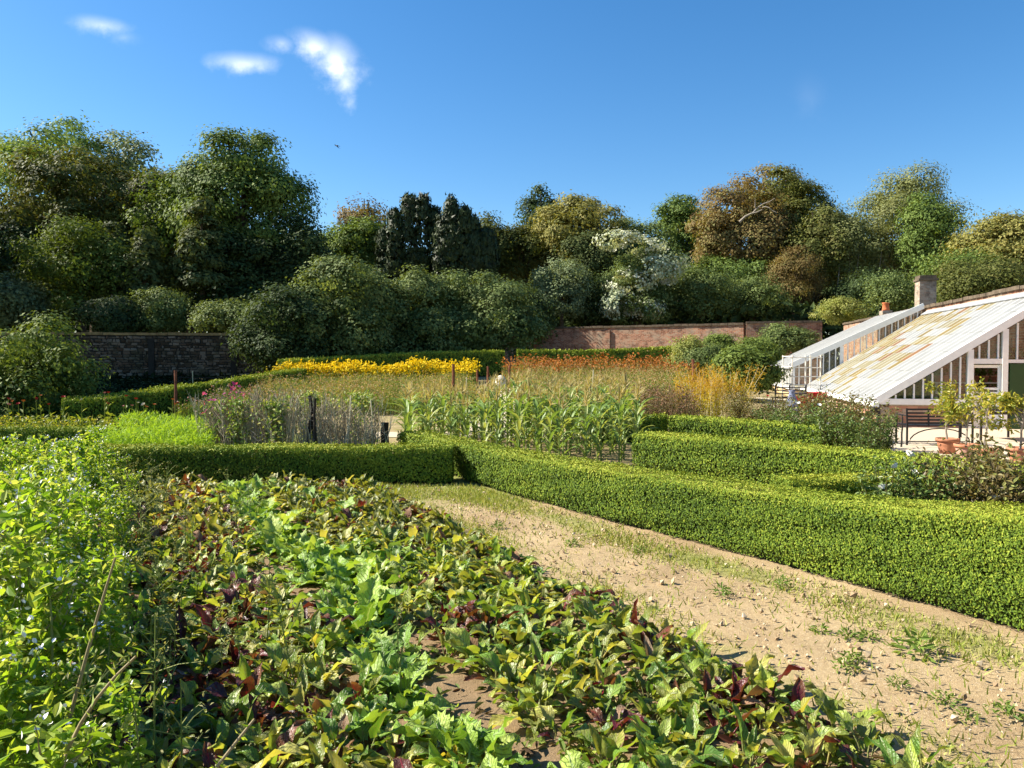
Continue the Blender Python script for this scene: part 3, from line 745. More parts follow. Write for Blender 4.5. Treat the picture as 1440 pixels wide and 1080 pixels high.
def tree(label, px, top, hw, bot, d, pal, name='tree', cat='tree', n=6500, L=.30, lobes=11, rel=.42, shell=.25, cr=.42, group=None, base=None, trunk=True, squash=1.0, bark=None, wf=1.1, px_shift=True, **kw):
    if px_shift and px > 730 and 44 < d < 60: d *= 1.13
    top -= 7 if hw > 34 and top < 330 else 3
    n = int(n * 3.7); L = L * .62
    x, y, zt = P(px, top, d); zb = P(px, bot, d)[2]; gz = float(g(x, y))
    hwm = hw / F_PX * d; H = (zt - zb) / 2; cen = np.array([x, y, (zt + zb) / 2])
    t = thing(name, label, cat, (x, y, gz), 0, group)
    c, r = auto_lobes(hwm, H, lobes, rel); c[:, 1] *= squash; r[:, 1] *= squash
    nb = NB(); crown(nb, cen, c, r, n, L, L * wf, cr=cr, shell=shell, **kw)
    tag(part(nb, 'crown', lm(pal), t), kind='stuff')
    if trunk:
        tb = NB(); limbs(tb, (x, y, gz - .2), cen + np.array([0, 0, H * .3]), c, max(.12, .022 * (zt - gz)), 6); part(tb, 'trunk', bark or BARK, t)
    return t

# left-hand group behind the stone wall
tree('tall pale airy oak at the far left skyline', 75, 175, 125, 400, 62, 'palegreen', 'oak_tree', n=6500, L=.34, shell=.6, cr=.55, lobes=14, rel=.34)
tree('airy pale tree top beside the tall left oak', 175, 182, 62, 380, 64, 'greygreen', 'oak_tree', n=2600, L=.34, shell=.7, cr=.6)
tree('wide olive brown oak in front of the pale skyline oak', 125, 212, 120, 450, 54, 'olive', 'oak_tree', n=9000, L=.32, lobes=15, rel=.36)
tree('olive green oak between the brown oak and the big round oak', 235, 228, 72, 420, 53, 'olive', 'oak_tree', n=5500, L=.30)
tree('tallest big round dark green oak at the right end of the left group', 342, 190, 88, 420, 48, 'oak', 'oak_tree', n=11000, L=.27, lobes=17, rel=.36, shell=.35)
tree('lower leafy flank of the big round oak reaching left', 262, 235, 62, 400, 50, 'oak', 'oak_tree', n=4500, L=.27)
tree('dark holm oak standing right of the big round oak', 425, 312, 46, 480, 46, 'dark', 'holm_oak', n=5000, L=.24)
tree('dark evergreen mass under the big round oak', 330, 330, 75, 478, 45.5, 'dark', 'holm_oak', n=6000, L=.26)
tree('dark green tree at the left edge behind the light green tree', 20, 305, 60, 470, 50, 'dark', 'holm_oak', n=5000, L=.28)
tree('grey green small tree at the left edge above the laurel bush', 12, 385, 48, 470, 41, 'greygreen', 'small_tree', n=4000, L=.2, shell=.5)
tree('light green airy tree left of the dark conifers', 112, 316, 72, 462, 43, 'bright', 'ash_tree', n=6000, L=.22, shell=.55, cr=.4, lobes=14, rel=.33)
def cone(label, px, top, hw, bot, d, pal='conifer', n=5000, L=.2, name='conifer'):
    x, y, zt = P(px, top, d); zb = P(px, bot, d)[2]; gz = float(g(x, y)); hwm = hw / F_PX * d
    t = thing(name, label, 'tree', (x, y, gz)); nb = NB(); cs, rs = [], []
    K = 9
    for k in range(K):
        f = k / (K - 1); zz = zt - .25 - (zt - zb) * f * .92; rad = hwm * (.22 + .78 * f ** .7) * rng.uniform(.9, 1.1)
        for a in range(1 + int(4 * f)):
            an = rng.uniform(0, 6.28); cs.append((math.cos(an) * rad * .45, math.sin(an) * rad * .45, zz)); rs.append((rad * .62, rad * .62, (zt - zb) / K * .75))
    crown(nb, (x, y, 0), np.array(cs), np.array(rs), int(n * 2.6), L * .95, L * .8, cr=.22, up=.4, droop=.5)
    tag(part(nb, 'crown', lm(pal), t), kind='stuff'); tb = NB(); tb.tube([(x, y, gz - .2), (x, y, (gz + zt) / 2), (x, y, zt - .3)], [.2, .14, .03], 7); part(tb, 'trunk', BARK, t)
cone('brownish conifer with layered branches before the big round oak', 283, 284, 40, 400, 43.5)
cone('dark green conifer left of the brownish layered conifer', 202, 310, 32, 450, 43)
cone('small bronze tinted conifer beside the light green tree', 160, 320, 26, 440, 44)
tree('low green bush above the stone wall below the conifers', 222, 414, 40, 470, 39.5, 'laurel', 'shrub', 'bush', n=3000, L=.16, cr=.25, trunk=False)
tree('low dark bush behind the mossy coping of the stone wall', 165, 425, 48, 475, 39, 'dark', 'shrub', 'bush', n=3000, L=.18, cr=.25, trunk=False)
tree('dark green bush spilling over the right part of the stone wall', 318, 428, 40, 476, 38, 'laurel', 'shrub', 'bush', n=3000, L=.16, cr=.25, trunk=False)
tree('light green bush on top of the stone wall at its right end', 365, 432, 28, 470, 37.3, 'bright', 'shrub', 'bush', n=1800, L=.14, cr=.2, trunk=False)
tree('big glossy laurel bush at the left edge in front of the stone wall', 36, 448, 96, 690, 20.5, 'bright', 'laurel_bush', 'bush', n=9000, L=.13, cr=.2, lobes=16, rel=.34)

# rounded laurels in front of the far wall
RG = None
for a in [('dark rounded laurel at the left end of the laurel row', 405, 396, 66, 545, 34.3, 'dark'),
          ('tall rounded laurel second from the left in the laurel row', 478, 362, 76, 545, 36, 'laurel'),
          ('rounded laurel below the left end of the dark yews', 515, 372, 54, 550, 37.5, 'laurel'),
          ('drooping laurel left of centre in the laurel row', 582, 383, 56, 545, 39.5, 'laurel'),
          ('light green laurel below the right dark yew', 640, 384, 56, 545, 41.5, 'laurel'),
          ('widest rounded laurel at the right end of the laurel row', 698, 384, 64, 545, 41, 'laurel'),
          ('low laurel skirt spilling down before the brick wall', 610, 430, 80, 540, 39.5, 'laurel')]:
    tree(*a, name='laurel_tree', n=6500, L=.19, cr=.30, lobes=14, rel=.36, up=.5, base=None)
tree('dark shaded holly beside the widest laurel', 735, 400, 40, 495, 45, 'dark', 'holly_tree', n=3500, L=.22)

def yew(label, px, top, hw, bot, d, ncol):
    x, y, zt = P(px, top, d); zb = P(px, bot, d)[2]; gz = float(g(x, y)); hwm = hw / F_PX * d
    t = thing('yew_tree', label, 'tree', (x, y, gz)); nb = NB(); cs, rs = [], []
    for k in range(ncol):
        u = (k + .5) / ncol * 2 - 1 + rng.normal(0, .06); h = (zt - zb) * (1 - .32 * abs(u) ** 1.6 - .1 * rng.random()) * (1 if ncol > 1 else 1)
        rad = hwm / ncol * 1.45
        for dyy in (-.6, .5):
            cs.append((u * hwm * .82, dyy * rad * rng.uniform(.6, 1.2), zb + h / 2 - (0 if dyy < 0 else .3))); rs.append((rad, rad, h / 2))
    crown(nb, (x, y, 0), np.array(cs), np.array(rs), 17000, .30, .15, cr=.17, up=.1, axup=2.2, shell=.15, clump=24)
    tag(part(nb, 'crown', leaf_mat('yew_leaf', [(.015, .023, .008), (.028, .042, .014), (.044, .064, .02), (.06, .082, .028)], .1, .55, .2), t), kind='stuff')
    tb = NB(); tb.tube([(x, y, gz - .2), (x, y, zb + .5), (x, y, zb + (zt - zb) * .6)], [.35, .25, .08], 8); part(tb, 'trunk', BARK, t)
yew('broad dark green columnar yew of many upright columns', 584, 270, 52, 405, 56, 7)
yew('narrow dark green columnar yew right of the broad yew', 643, 276, 33, 405, 55, 4)
yew('short dark yew column at the right foot of the narrow yew', 678, 318, 18, 400, 55, 2)
tree('brownish bare topped tree behind the broad yew', 517, 286, 38, 400, 64, 'brown', n=2600, L=.30, shell=.8, cr=.5)
tree('round green tree left of the broad yew', 505, 312, 46, 400, 59, 'oak', n=4500, L=.26)
tree('small green tree filling the gap left of the yews', 460, 330, 30, 400, 62, 'oak', n=2000, L=.28)
tree('thin spiky olive tree right of the narrow yew', 690, 306, 24, 390, 62, 'olive', n=2200, L=.26, shell=.6)
tree('dark pine top behind the golden oak', 765, 272, 36, 400, 68, 'dark', 'pine_tree', n=3500, L=.3)
tree('golden olive oak at the centre right skyline', 812, 281, 62, 400, 62, 'golden', 'oak_tree', n=6500, L=.28, shell=.4)
tree('dark olive layered tree between yews and golden oak', 735, 322, 52, 420, 56, 'olive', n=5000, L=.25, up=.8)
tree('dark olive layered tree below the golden oak', 830, 330, 60, 420, 53, 'conifer', n=5500, L=.24, up=.8)
tree('deep green tree right of the golden oak behind the white tree', 880, 312, 62, 430, 57, 'laurel', n=5500, L=.26, up=.6)
tree('pale grey green weeping shrub left of the white flowering tree', 790, 362, 42, 462, 48, 'greygreen', 'weeping_shrub', 'bush', n=5000, L=.18, cr=.3, droop=1.0)
tree('white flowering tree above the brick wall', 898, 345, 52, 490, 48.5, 'laurel', 'flowering_tree', n=4500, L=.2, cr=.3)
def blossom():
    o = [q for q in bpy.data.objects if q.get('label') == 'white flowering tree above the brick wall'][0]
    x, y, zt = P(893, 333, 54.8); hwm = 46 / F_PX * 54.8; zb = P(893, 440, 54.8)[2]
    c, r = [], []
    for (qx, qy, rx, rz_) in [(866, 345, 26, 12), (904, 350, 26, 13), (916, 384, 34, 20), (884, 400, 28, 17), (866, 430, 20, 18), (938, 372, 16, 10), (902, 436, 18, 12)]:
        k = 54.8 / F_PX; c.append(((qx - 893) * k, rng.uniform(-1.6, -.6), (387 - qy) * k)); r.append((rx * k, 1.0, rz_ * k))
    c, r = np.array(c), np.array(r); nb = NB()
    crown(nb, (x, y - .35, P(893, 387, 54.8)[2]), c, r, 6500, .18, .18, cr=.32, shell=.2, tpl=TRI, droop=.8)
    tag(part(nb, 'blossom', leaf_mat('white_leaf', PAL['white'], .2, .6, .2), o), kind='stuff')
blossom()
tree('deep green laurel under the white flowering tree', 850, 400, 60, 465, 50, 'dark', 'laurel_tree', n=4000, L=.22)
tree('dark green holm oak on the skyline right of the white tree', 960, 276, 38, 390, 76, 'oak', 'holm_oak', n=4000, L=.3)
tree('copper brown beech on the right skyline', 1042, 268, 72, 400, 66, 'brown', 'beech_tree', n=7000, L=.28, lobes=14)
tree('darker olive brown beech behind the dead branch', 1105, 245, 72, 400, 69, 'olive', 'beech_tree', n=6500, L=.28, shell=.5)
tree('bare topped brown beech crown at the highest right skyline', 1085, 242, 60, 330, 72, 'brown', 'beech_tree', n=2200, L=.3, shell=.9)
tree('green tree between the copper beech and the willow', 1150, 300, 50, 420, 63, 'olive', n=4000, L=.28)
tree('copper brown bush above the short brick wall', 1118, 346, 42, 448, 53, 'brown', 'beech_bush', 'bush', n=5500, L=.15, cr=.3, lobes=14)
tree('rounded green bush above the sunlit brick wall', 985, 386, 58, 456, 50, 'laurel', 'shrub', 'bush', n=5000, L=.2, up=.6)
tree('green bush between the round bush and the copper bush', 1058, 392, 46, 456, 51, 'laurel', 'shrub', 'bush', n=4000, L=.2)
tree('shaded green bush behind the round bush under the copper beech', 1030, 362, 70, 430, 57, 'oak', 'shrub', 'bush', n=4500, L=.24)
tree('tall airy willow on the right skyline', 1272, 240, 72, 420, 58, 'willow', 'willow_tree', n=8500, L=.24, shell=.7, cr=.5, lobes=16, rel=.33, droop=.9, trunk=False)
tree('lower airy willow with pale stems left of the tall willow', 1195, 292, 56, 420, 56, 'willow', 'willow_tree', n=5500, L=.2, shell=.8, cr=.5, droop=.9, trunk=False)
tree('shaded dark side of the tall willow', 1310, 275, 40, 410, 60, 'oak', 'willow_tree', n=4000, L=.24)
tree('dark bush under the willows behind the orange chimney pot', 1225, 388, 62, 450, 52, 'dark', 'shrub', 'bush', n=4500, L=.2)
tree('green bush between the two chimneys', 1256, 392, 26, 436, 40, 'laurel', 'shrub', 'bush', n=2000, L=.15, trunk=False)
tree('pale yellow green bush on top of the brick wall beside the glasshouse', 1182, 424, 38, 458, 45.5, 'yellowgreen', 'shrub', 'bush', n=2600, L=.14, cr=.22, trunk=False)
tree('olive brown tree at the right edge behind the glasshouse wall', 1420, 305, 72, 430, 44, 'golden', n=7500, L=.22, lobes=15)
tree('green shrub right of the square brick chimney', 1345, 352, 46, 440, 42, 'oak', 'shrub', 'bush', n=5000, L=.18)
tree('low brown green bush along the top of the glasshouse wall', 1380, 372, 60, 435, 36, 'olive', 'shrub', 'bush', n=4500, L=.15)
tree('thin grey tree top at the far right skyline', 1395, 305, 26, 400, 70, 'greygreen', n=1200, L=.24, shell=.9)
def filler():
    specs = [(40, 330, 110), (190, 340, 110), (420, 352, 70), (540, 345, 90), (690, 352, 100), (830, 350, 110), (960, 345, 90), (1100, 350, 110), (1230, 352, 110), (1370, 360, 110)]
    first = None
    for i, (px, top, hw) in enumerate(specs):
        d = 84 if i % 2 else 80
        lab = 'dark background tree closing the gaps behind the taller trees'
        if first is None:
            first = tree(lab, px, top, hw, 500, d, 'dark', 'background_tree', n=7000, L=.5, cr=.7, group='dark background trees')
        else:
            x = PX(px, d); o = first.copy(); C.objects.link(o); o.location = (x, d, first.location.z); o.rotation_euler.z = i * 1.3
            for ch in first.children:
                q = ch.copy(); C.objects.link(q); q.parent = o
filler()
# the wood goes on to the left, outside the frame, and shades the stone wall
for i_, (x_, y_, h_) in enumerate([(-29.5, 32, 16), (-34, 37, 17), (-40, 42, 17)]):
    px_ = 720 + x_ / y_ * F_PX
    tree(['big shading oak standing left of the laurel bush', 'tallest shading oak beyond the left end of the stone wall', 'rear shading oak beside the wide brown oak'][i_], px_, 505 - (h_ - 1.65) * F_PX / y_, 5.2 / y_ * F_PX, 505 - 1.0 * F_PX / y_, y_, 'oak', 'oak_tree', n=7000, L=.4, cr=.6)
def undergrowth():
    n = 15000; x = rng.uniform(-48, 48, n); y = rng.uniform(55, 62, n); q = NB()
    q.leaves(np.stack([x, y, g(x, y) + 5.5 * rng.random(n)], -1), rng.normal(0, .5, (n, 3)) + (-.3, -.5, .4), rng.normal(0, 1, (n, 3)), rng.uniform(.5, 1.1, n), .7, LEAF)
    tag(put('woodland_undergrowth', q.mesh('woodland_undergrowth'), lm('dark')), kind='stuff')
undergrowth()
# pale bare stems and a dead limb
def stems():
    wil = [q for q in bpy.data.objects if q.get('label', '').startswith('lower airy willow')][0]
    for pxa, ya, pxb, yb, r in [(1175, 420, 1181, 330, .07), (1196, 420, 1208, 345, .06), (1226, 420, 1240, 345, .07), (1190, 410, 1194, 350, .05)]:
        a, b = np.array(P(pxa, ya, 61.0)), np.array(P(pxb, yb, 61.6)); t = np.linspace(0, 1, 6)[:, None]
        q = NB(); q.tube(a + (b - a) * t + np.sin(t * 3) * [.15, 0, 0], r * np.linspace(.75, .25, 6), 6); part(q, 'trunk', PALEBARK, wil)
    tw = [q for q in bpy.data.objects if q.get('label', '').startswith('tall airy willow')][0]
    q = NB(); x, y, z = tw.location; zt = P(1272, 300, 58)[2]
    for k in range(5):
        a = np.array([x + rng.normal(0, .3), y, z]); b = np.array([x + rng.normal(0, 1.8), y - .5, zt + rng.normal(0, 1)]); t = np.linspace(0, 1, 6)[:, None]
        q.tube(a + (b - a) * t, .16 * np.linspace(1.1, .3, 6), 6)
    part(q, 'trunk', PALEBARK, tw)
    bb = [q for q in bpy.data.objects if q.get('label', '').startswith('copper brown beech on')][0]
    q = NB()
    for (pa, pb, r) in [((1040, 312), (1072, 292), .10), ((1058, 300), (1090, 276), .06), ((1062, 297), (1062, 276), .05), ((1072, 292), (1092, 296), .05)]:
        a, b = np.array(P(*pa, 60.2)), np.array(P(*pb, 59.6)); t = np.linspace(0, 1, 5)[:, None]
        q.tube(a + (b - a) * t + np.sin(t * 5) * [0, 0, .15], r * np.linspace(1.1, .35, 5), 6)
    o = part(q, 'dead_limb', PALEBARK, bb); o['label'] = 'bleached bare dead limb'
stems()

# shrubs inside the garden near the glasshouse
tree('yellow green climbing arch bush beside the far hedge', 968, 476, 30, 545, 33, 'yellowgreen', 'shrub', 'bush', n=3500, L=.10, cr=.16, trunk=False)
tree('dark green rose bush between the golden bush and the brick wall', 992, 490, 30, 530, 32.4, 'laurel', 'shrub', 'bush', n=2600, L=.10, cr=.16)
tree('round green bush in front of the sunlit brick wall', 1012, 472, 22, 505, 38, 'bright', 'shrub', 'bush', n=2000, L=.12, cr=.16)
tree('bright green magnolia shrub at the corner of the far glasshouse', 1046, 495, 42, 556, 26, 'bright', 'shrub', 'bush', n=4200, L=.13, cr=.17, lobes=13)
tree('tall mixed green border plants before the short brick wall', 1105, 462, 40, 508, 40, 'laurel', 'shrub', 'bush', n=3000, L=.15, cr=.2, trunk=False)
tree('low bright green border plants left of the far glasshouse', 1065, 482, 36, 520, 36, 'bright', 'shrub', 'bush', n=3000, L=.13, cr=.18, trunk=False)

def painted_shade():  # near-black leaves added before the stone wall, deep shade put into their colour
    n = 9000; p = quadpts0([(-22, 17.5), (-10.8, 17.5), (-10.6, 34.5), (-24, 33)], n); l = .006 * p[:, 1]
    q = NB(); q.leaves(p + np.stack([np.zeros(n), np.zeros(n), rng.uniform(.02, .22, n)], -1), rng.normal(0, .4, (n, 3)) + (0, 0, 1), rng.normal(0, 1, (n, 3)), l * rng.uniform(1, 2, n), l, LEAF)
    tag(put('painted_shade_cover', q.mesh('painted_shade_cover'), leaf_mat('ivy_leaf', [(.006, .010, .004), (.012, .02, .006), (.02, .032, .01)], .1, .7, .05)), kind='stuff')
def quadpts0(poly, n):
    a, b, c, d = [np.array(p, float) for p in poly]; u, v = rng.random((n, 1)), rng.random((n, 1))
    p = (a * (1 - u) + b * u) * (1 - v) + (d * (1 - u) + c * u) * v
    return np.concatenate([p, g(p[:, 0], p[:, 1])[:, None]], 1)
painted_shade()
# ------------------------------------------------------------------ flower beds, corn, pea sticks, posts
def quadpts(poly, n):
    """random ground points in a quadrilateral a, b, c, d"""
    a, b, c, d = [np.array(p, float) for p in poly]
    u, v = rng.random((n, 1)), rng.random((n, 1))
    p = (a * (1 - u) + b * u) * (1 - v) + (d * (1 - u) + c * u) * v
    return np.concatenate([p, g(p[:, 0], p[:, 1])[:, None]], 1)
def patch(px0, px1, d0, d1):
    return [(PX(px0, d0), d0), (PX(px1, d0), d0), (PX(px1, d1), d1), (PX(px0, d1), d1)]
def patchy(p):
    q = .5 + .33 * np.sin(p[:, 0] * 1.9 + 1.3 * np.sin(p[:, 1] * 1.1)) * np.cos(p[:, 1] * 1.5 + p[:, 0] * .4)
    return np.clip(q + rng.normal(0, .2, len(p)), 0, 1)
def stalks(nb, base, h, w, lean=.12, sway=.3):
    n = len(base); h = np.broadcast_to(h, (n,))
    ax = np.stack([rng.normal(0, lean, n), rng.normal(0, lean, n), np.ones(n)], -1); ax = norm(ax)
    nn = rng.normal(0, 1, (n, 3)); nn[:, 2] = .1; 
    nb.leaves(base, nn, ax, h, w, BLADE, patchy(base))
    return base + ax * h[:, None]
def field(name, poly, n, hgt, palstem, leafpal=None, headpal=None, head=(.05, .05), headn=2, leafL=.07, leaves=4, w=.02, cluster=0, kind='stuff', hspread=.05, headfrac=1.0, transl=.3):
    base = quadpts(poly, n)
    h = hgt * rng.uniform(.55, 1.2, n)
    if True: h = h * (1 + .22 * np.sin(base[:, 0] * 2.1) * np.cos(base[:, 1] * 1.7))
    nb = NB(); tops = stalks(nb, base, h, w)
    root = tag(put(name, nb.mesh(name), leaf_mat(name + '_stem', palstem, transl, .7, .15)), kind=kind)
    if leafpal:
        q = NB(); k = np.repeat(np.arange(n), leaves); f = rng.uniform(.1, .95, len(k))[:, None]
        p = base[k] + (tops[k] - base[k]) * f + rng.normal(0, .05, (len(k), 3)) * (1, 1, .4)
        q.leaves(p, rng.normal(0, .6, (len(k), 3)) + (0, 0, .6), rng.normal(0, 1, (len(k), 3)) + (0, 0, .4), leafL * rng.uniform(.6, 1.4, len(k)), leafL * .5, LEAF, patchy(p))
        tag(put('foliage', q.mesh('foliage'), leaf_mat(name + '_leaf', leafpal, transl, .6, .2), root), kind=kind)
    if headpal:
        q = NB(); sel = np.flatnonzero(rng.random(n) < headfrac); k = np.repeat(sel, headn)
        p = tops[k] + rng.normal(0, hspread, (len(k), 3)) * (1, 1, .6)
        m = len(k)
        q.leaves(p, rng.normal(0, .6, (m, 3)) + (-.25, -.35, .7), rng.normal(0, 1, (m, 3)), head[0] * rng.uniform(.6, 1.4, m), head[1] * rng.uniform(.8, 1.2, m), OVAL)
        tag(put('flower_heads', q.mesh('flower_heads'), leaf_mat(name + '_head', headpal, .3, .7, .1), root), kind=kind)
    return root
DRY = [(.24, .15, .06), (.42, .30, .13), (.56, .43, .22), (.28, .30, .09)]
DRYG = [(.12, .16, .03), (.24, .26, .06), (.34, .31, .10), (.42, .34, .14)]
GRN = [(.05, .10, .015), (.09, .17, .02), (.15, .24, .03), (.21, .28, .05)]
YEL = [(.60, .40, .01), (.76, .53, .012), (.84, .62, .025), (.78, .56, .01)]
ORG = [(.20, .06, .015), (.34, .11, .02), (.44, .17, .035), (.26, .12, .05)]
# yellow band before the left far hedge
field('yellow_coneflowers', [(-9.9, 29.5), (-1.6, 31.2), (-1.5, 33.0), (-8.6, 30.9)], 1500, .72, GRN, GRN, YEL, (.12, .10), 3, .10, 5, .03, hspread=.09)
field('green_flower_stems', [(-9.5, 27.5), (-1.6, 29.0), (-1.6, 31.0), (-9.6, 29.4)], 2200, .5, DRYG, [(.08, .11, .02), (.14, .18, .03), (.22, .24, .05), (.28, .24, .07)], YEL, (.06, .05), 1, .09, 4, .025, headfrac=.12)
field('dry_meadow', [(-7.2, 21.0), (-1.2, 21.0), (-1.3, 27.8), (-9.0, 27.3)], 5200, .62, DRYG, [(.09, .15, .025), (.16, .22, .04), (.27, .28, .07), (.36, .25, .09)], [(.28, .15, .07), (.42, .25, .12), (.56, .42, .25), (.40, .20, .09)], (.05, .035), 2, .10, 5, .018, cluster=1, headfrac=.5)
field('dry_meadow', [(.2, 20.0), (4.4, 19.8), (7.0, 30.5), (.2, 31.0)], 7000, .70, DRY, [(.10, .16, .03), (.19, .25, .05), (.36, .33, .12), (.34, .23, .09)], [(.34, .20, .10), (.54, .40, .23), (.68, .55, .36), (.42, .24, .12)], (.05, .035), 2, .10, 5, .017, cluster=1, headfrac=.6)
field('orange_heleniums', [(-.4, 30.5), (7.2, 30.2), (7.4, 33.5), (.3, 34.0)], 2600, .82, DRYG, [(.12, .12, .03), (.20, .17, .05), (.28, .17, .06), (.24, .13, .04)], ORG, (.11, .10), 3, .09, 4, .025, hspread=.12, headfrac=.4)
field('mixed_flower_border', [(-8.6, 19.5), (-6.0, 17.8), (-5.6, 22.5), (-8.6, 24.5)], 2200, .55, GRN, [(.07, .11, .02), (.13, .17, .03), (.24, .22, .05), (.28, .20, .07)], [(.30, .20, .12), (.42, .30, .2), (.30, .08, .12), (.5, .4, .3)], (.06, .05), 1, .09, 5, .02, headfrac=.5)
field('brown_seed_heads', [(2.9, 17.2), (4.2, 17.0), (4.6, 21.0), (3.0, 22)], 1100, .72, [(.10, .07, .04), (.18, .12, .07), (.26, .19, .10), (.14, .13, .04)], [(.09, .09, .03), (.14, .13, .04), (.22, .16, .08), (.2, .12, .07)], [(.12, .06, .04), (.2, .1, .06), (.3, .2, .12), (.2, .12, .08)], (.05, .04), 2, .08, 4, .02)
field('magenta_flowers', [(-6.1, 15.0), (-5.3, 14.8), (-5.1, 15.6), (-6.2, 15.8)], 34, .80, GRN, GRN, [(.42, .05, .22), (.55, .10, .32), (.5, .08, .26), (.35, .06, .2)], (.09, .08), 2, .09, 5, .02, hspread=.04)
# feathery carrot tops
def carrots():
    n = 15000; p = quadpts([(-6.1, 11.0), (-4.35, 11.0), (-5.0, 13.5), (-7.0, 14.0)], n)
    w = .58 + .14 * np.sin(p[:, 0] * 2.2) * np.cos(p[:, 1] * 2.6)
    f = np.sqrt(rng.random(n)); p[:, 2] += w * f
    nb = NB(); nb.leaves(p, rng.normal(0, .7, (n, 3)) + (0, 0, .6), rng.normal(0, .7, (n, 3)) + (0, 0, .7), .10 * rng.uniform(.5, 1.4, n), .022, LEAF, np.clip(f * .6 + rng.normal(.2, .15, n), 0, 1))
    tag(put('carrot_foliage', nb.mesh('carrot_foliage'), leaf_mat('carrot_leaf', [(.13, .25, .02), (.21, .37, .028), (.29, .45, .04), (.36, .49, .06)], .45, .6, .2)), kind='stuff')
carrots()
# dahlias and zinnias in front of the stone wall
def dahlias():
    leafm = leaf_mat('dahlia_leaf', [(.10, .15, .02), (.18, .24, .03), (.28, .30, .05), (.34, .30, .06)], .4, .5, .25)
    n = 4200; p = quadpts([(-11.6, 13.1), (-5.9, 13.15), (-6.2, 14.6), (-12.5, 14.6)], n); p[:, 2] += .58 * np.sqrt(rng.random(n))
    q = NB(); q.leaves(p, rng.normal(0, .6, (n, 3)) + (0, 0, .7), rng.normal(0, 1, (n, 3)) + (0, 0, .3), .085 * rng.uniform(.6, 1.4, n), .05); tag(put('dahlia_foliage', q.mesh('dahlia_foliage'), leafm), kind='stuff')
    cols = {'red': (.42, .03, .02), 'orange': (.6, .16, .03), 'pink': (.62, .22, .24), 'cream': (.6, .52, .38)}
    fm = {}
    for k, c in cols.items():
        nb = NB(); m = 26; a = np.arange(m) * 2.4; ring = np.sqrt(np.arange(m) / m)
        ax = np.stack([np.cos(a) * ring, np.sin(a) * ring, 1.1 - ring], -1)
        nb.leaves(ax * .008, np.stack([-np.cos(a), -np.sin(a), np.ones(m) * 1.2], -1), ax, .045, .03)
        me = nb.mesh('dahlia_head'); me.materials.append(plain('petal_' + k, c, .6, .2, .2, 30)); fm[k] = me
    st = NB(); st.tube([(0, 0, 0), (.01, 0, .4), (0, .01, .78)], [.008, .006, .004], 5)
    for k in range(5): st.leaves(np.array([[0, 0, .2 + .1 * k]]), np.array([[rng.normal(), rng.normal(), 1.0]]), np.array([[rng.normal(), rng.normal(), .4]]), .13, .08, LEAF, np.array([.5]))
    sme = st.mesh('stem'); sme.materials.append(leafm)
    rr = random.Random(8)
    for i in range(46):
        x, y = rr.uniform(-11.3, -6.0), rr.uniform(13.2, 14.4); k = rr.choice(['red', 'red', 'orange', 'pink', 'cream'])
        h = rr.uniform(.75, 1.05)
        t = thing('dahlia', {'red': 'deep red dahlia standing behind the low hedge before the stone wall', 'orange': 'orange dahlia standing behind the low hedge before the stone wall', 'pink': 'pale pink dahlia standing behind the low hedge before the stone wall', 'cream': 'cream seed headed dahlia behind the low hedge before the stone wall'}[k], 'flower', (x, y, float(g(x, y))), rr.uniform(0, 6), k + ' dahlias behind the low hedge')
        put('stem', sme, None, t, scale=(1, 1, h / .78)); put('flower', fm[k], None, t, (0, .01, h), (rr.gauss(.3, .3), rr.gauss(0, .3), 0), rr.uniform(.6, .95))
dahlias()

# sweetcorn
CORN = leaf_mat('corn_leaf', [(.09, .16, .035), (.16, .26, .06), (.25, .35, .09), (.38, .40, .14)], .38, .45, .35)
TASS = leaf_mat('corn_tassel', [(.34, .26, .11), (.46, .37, .17), (.52, .42, .22), (.30, .26, .1)], .3, .7, .1)
def strap(L, w, bend, fold=.25, n=6, tw=0.0):
    """a strap leaf from the origin along +y, arching over"""
    V, Fc = [], []; p = np.array([0., 0, 0]); a = 0.0
    for i in range(n + 1):
        t = i / n; ww = w * (.55 + .9 * t if t < .3 else (1 - ((t - .3) / .7) ** 1.8) * .82) + .001
        d = np.array([0, math.cos(a), math.sin(a)]); up = np.array([0, -math.sin(a), math.cos(a)]); sx = np.array([math.cos(tw * t), 0, 0]) + up * math.sin(tw * t)
        V += [p - sx * ww / 2 + up * ww * fold, p, p + sx * ww / 2 + up * ww * fold]
        p = p + d * L / n; a -= bend / n * (.4 + 1.2 * t)
    for i in range(n):
        for k in (0, 1): Fc.append([i * 3 + k, i * 3 + k + 1, i * 3 + 4 + k, i * 3 + 3 + k])
    return np.array(V), [np.array(Fc)]
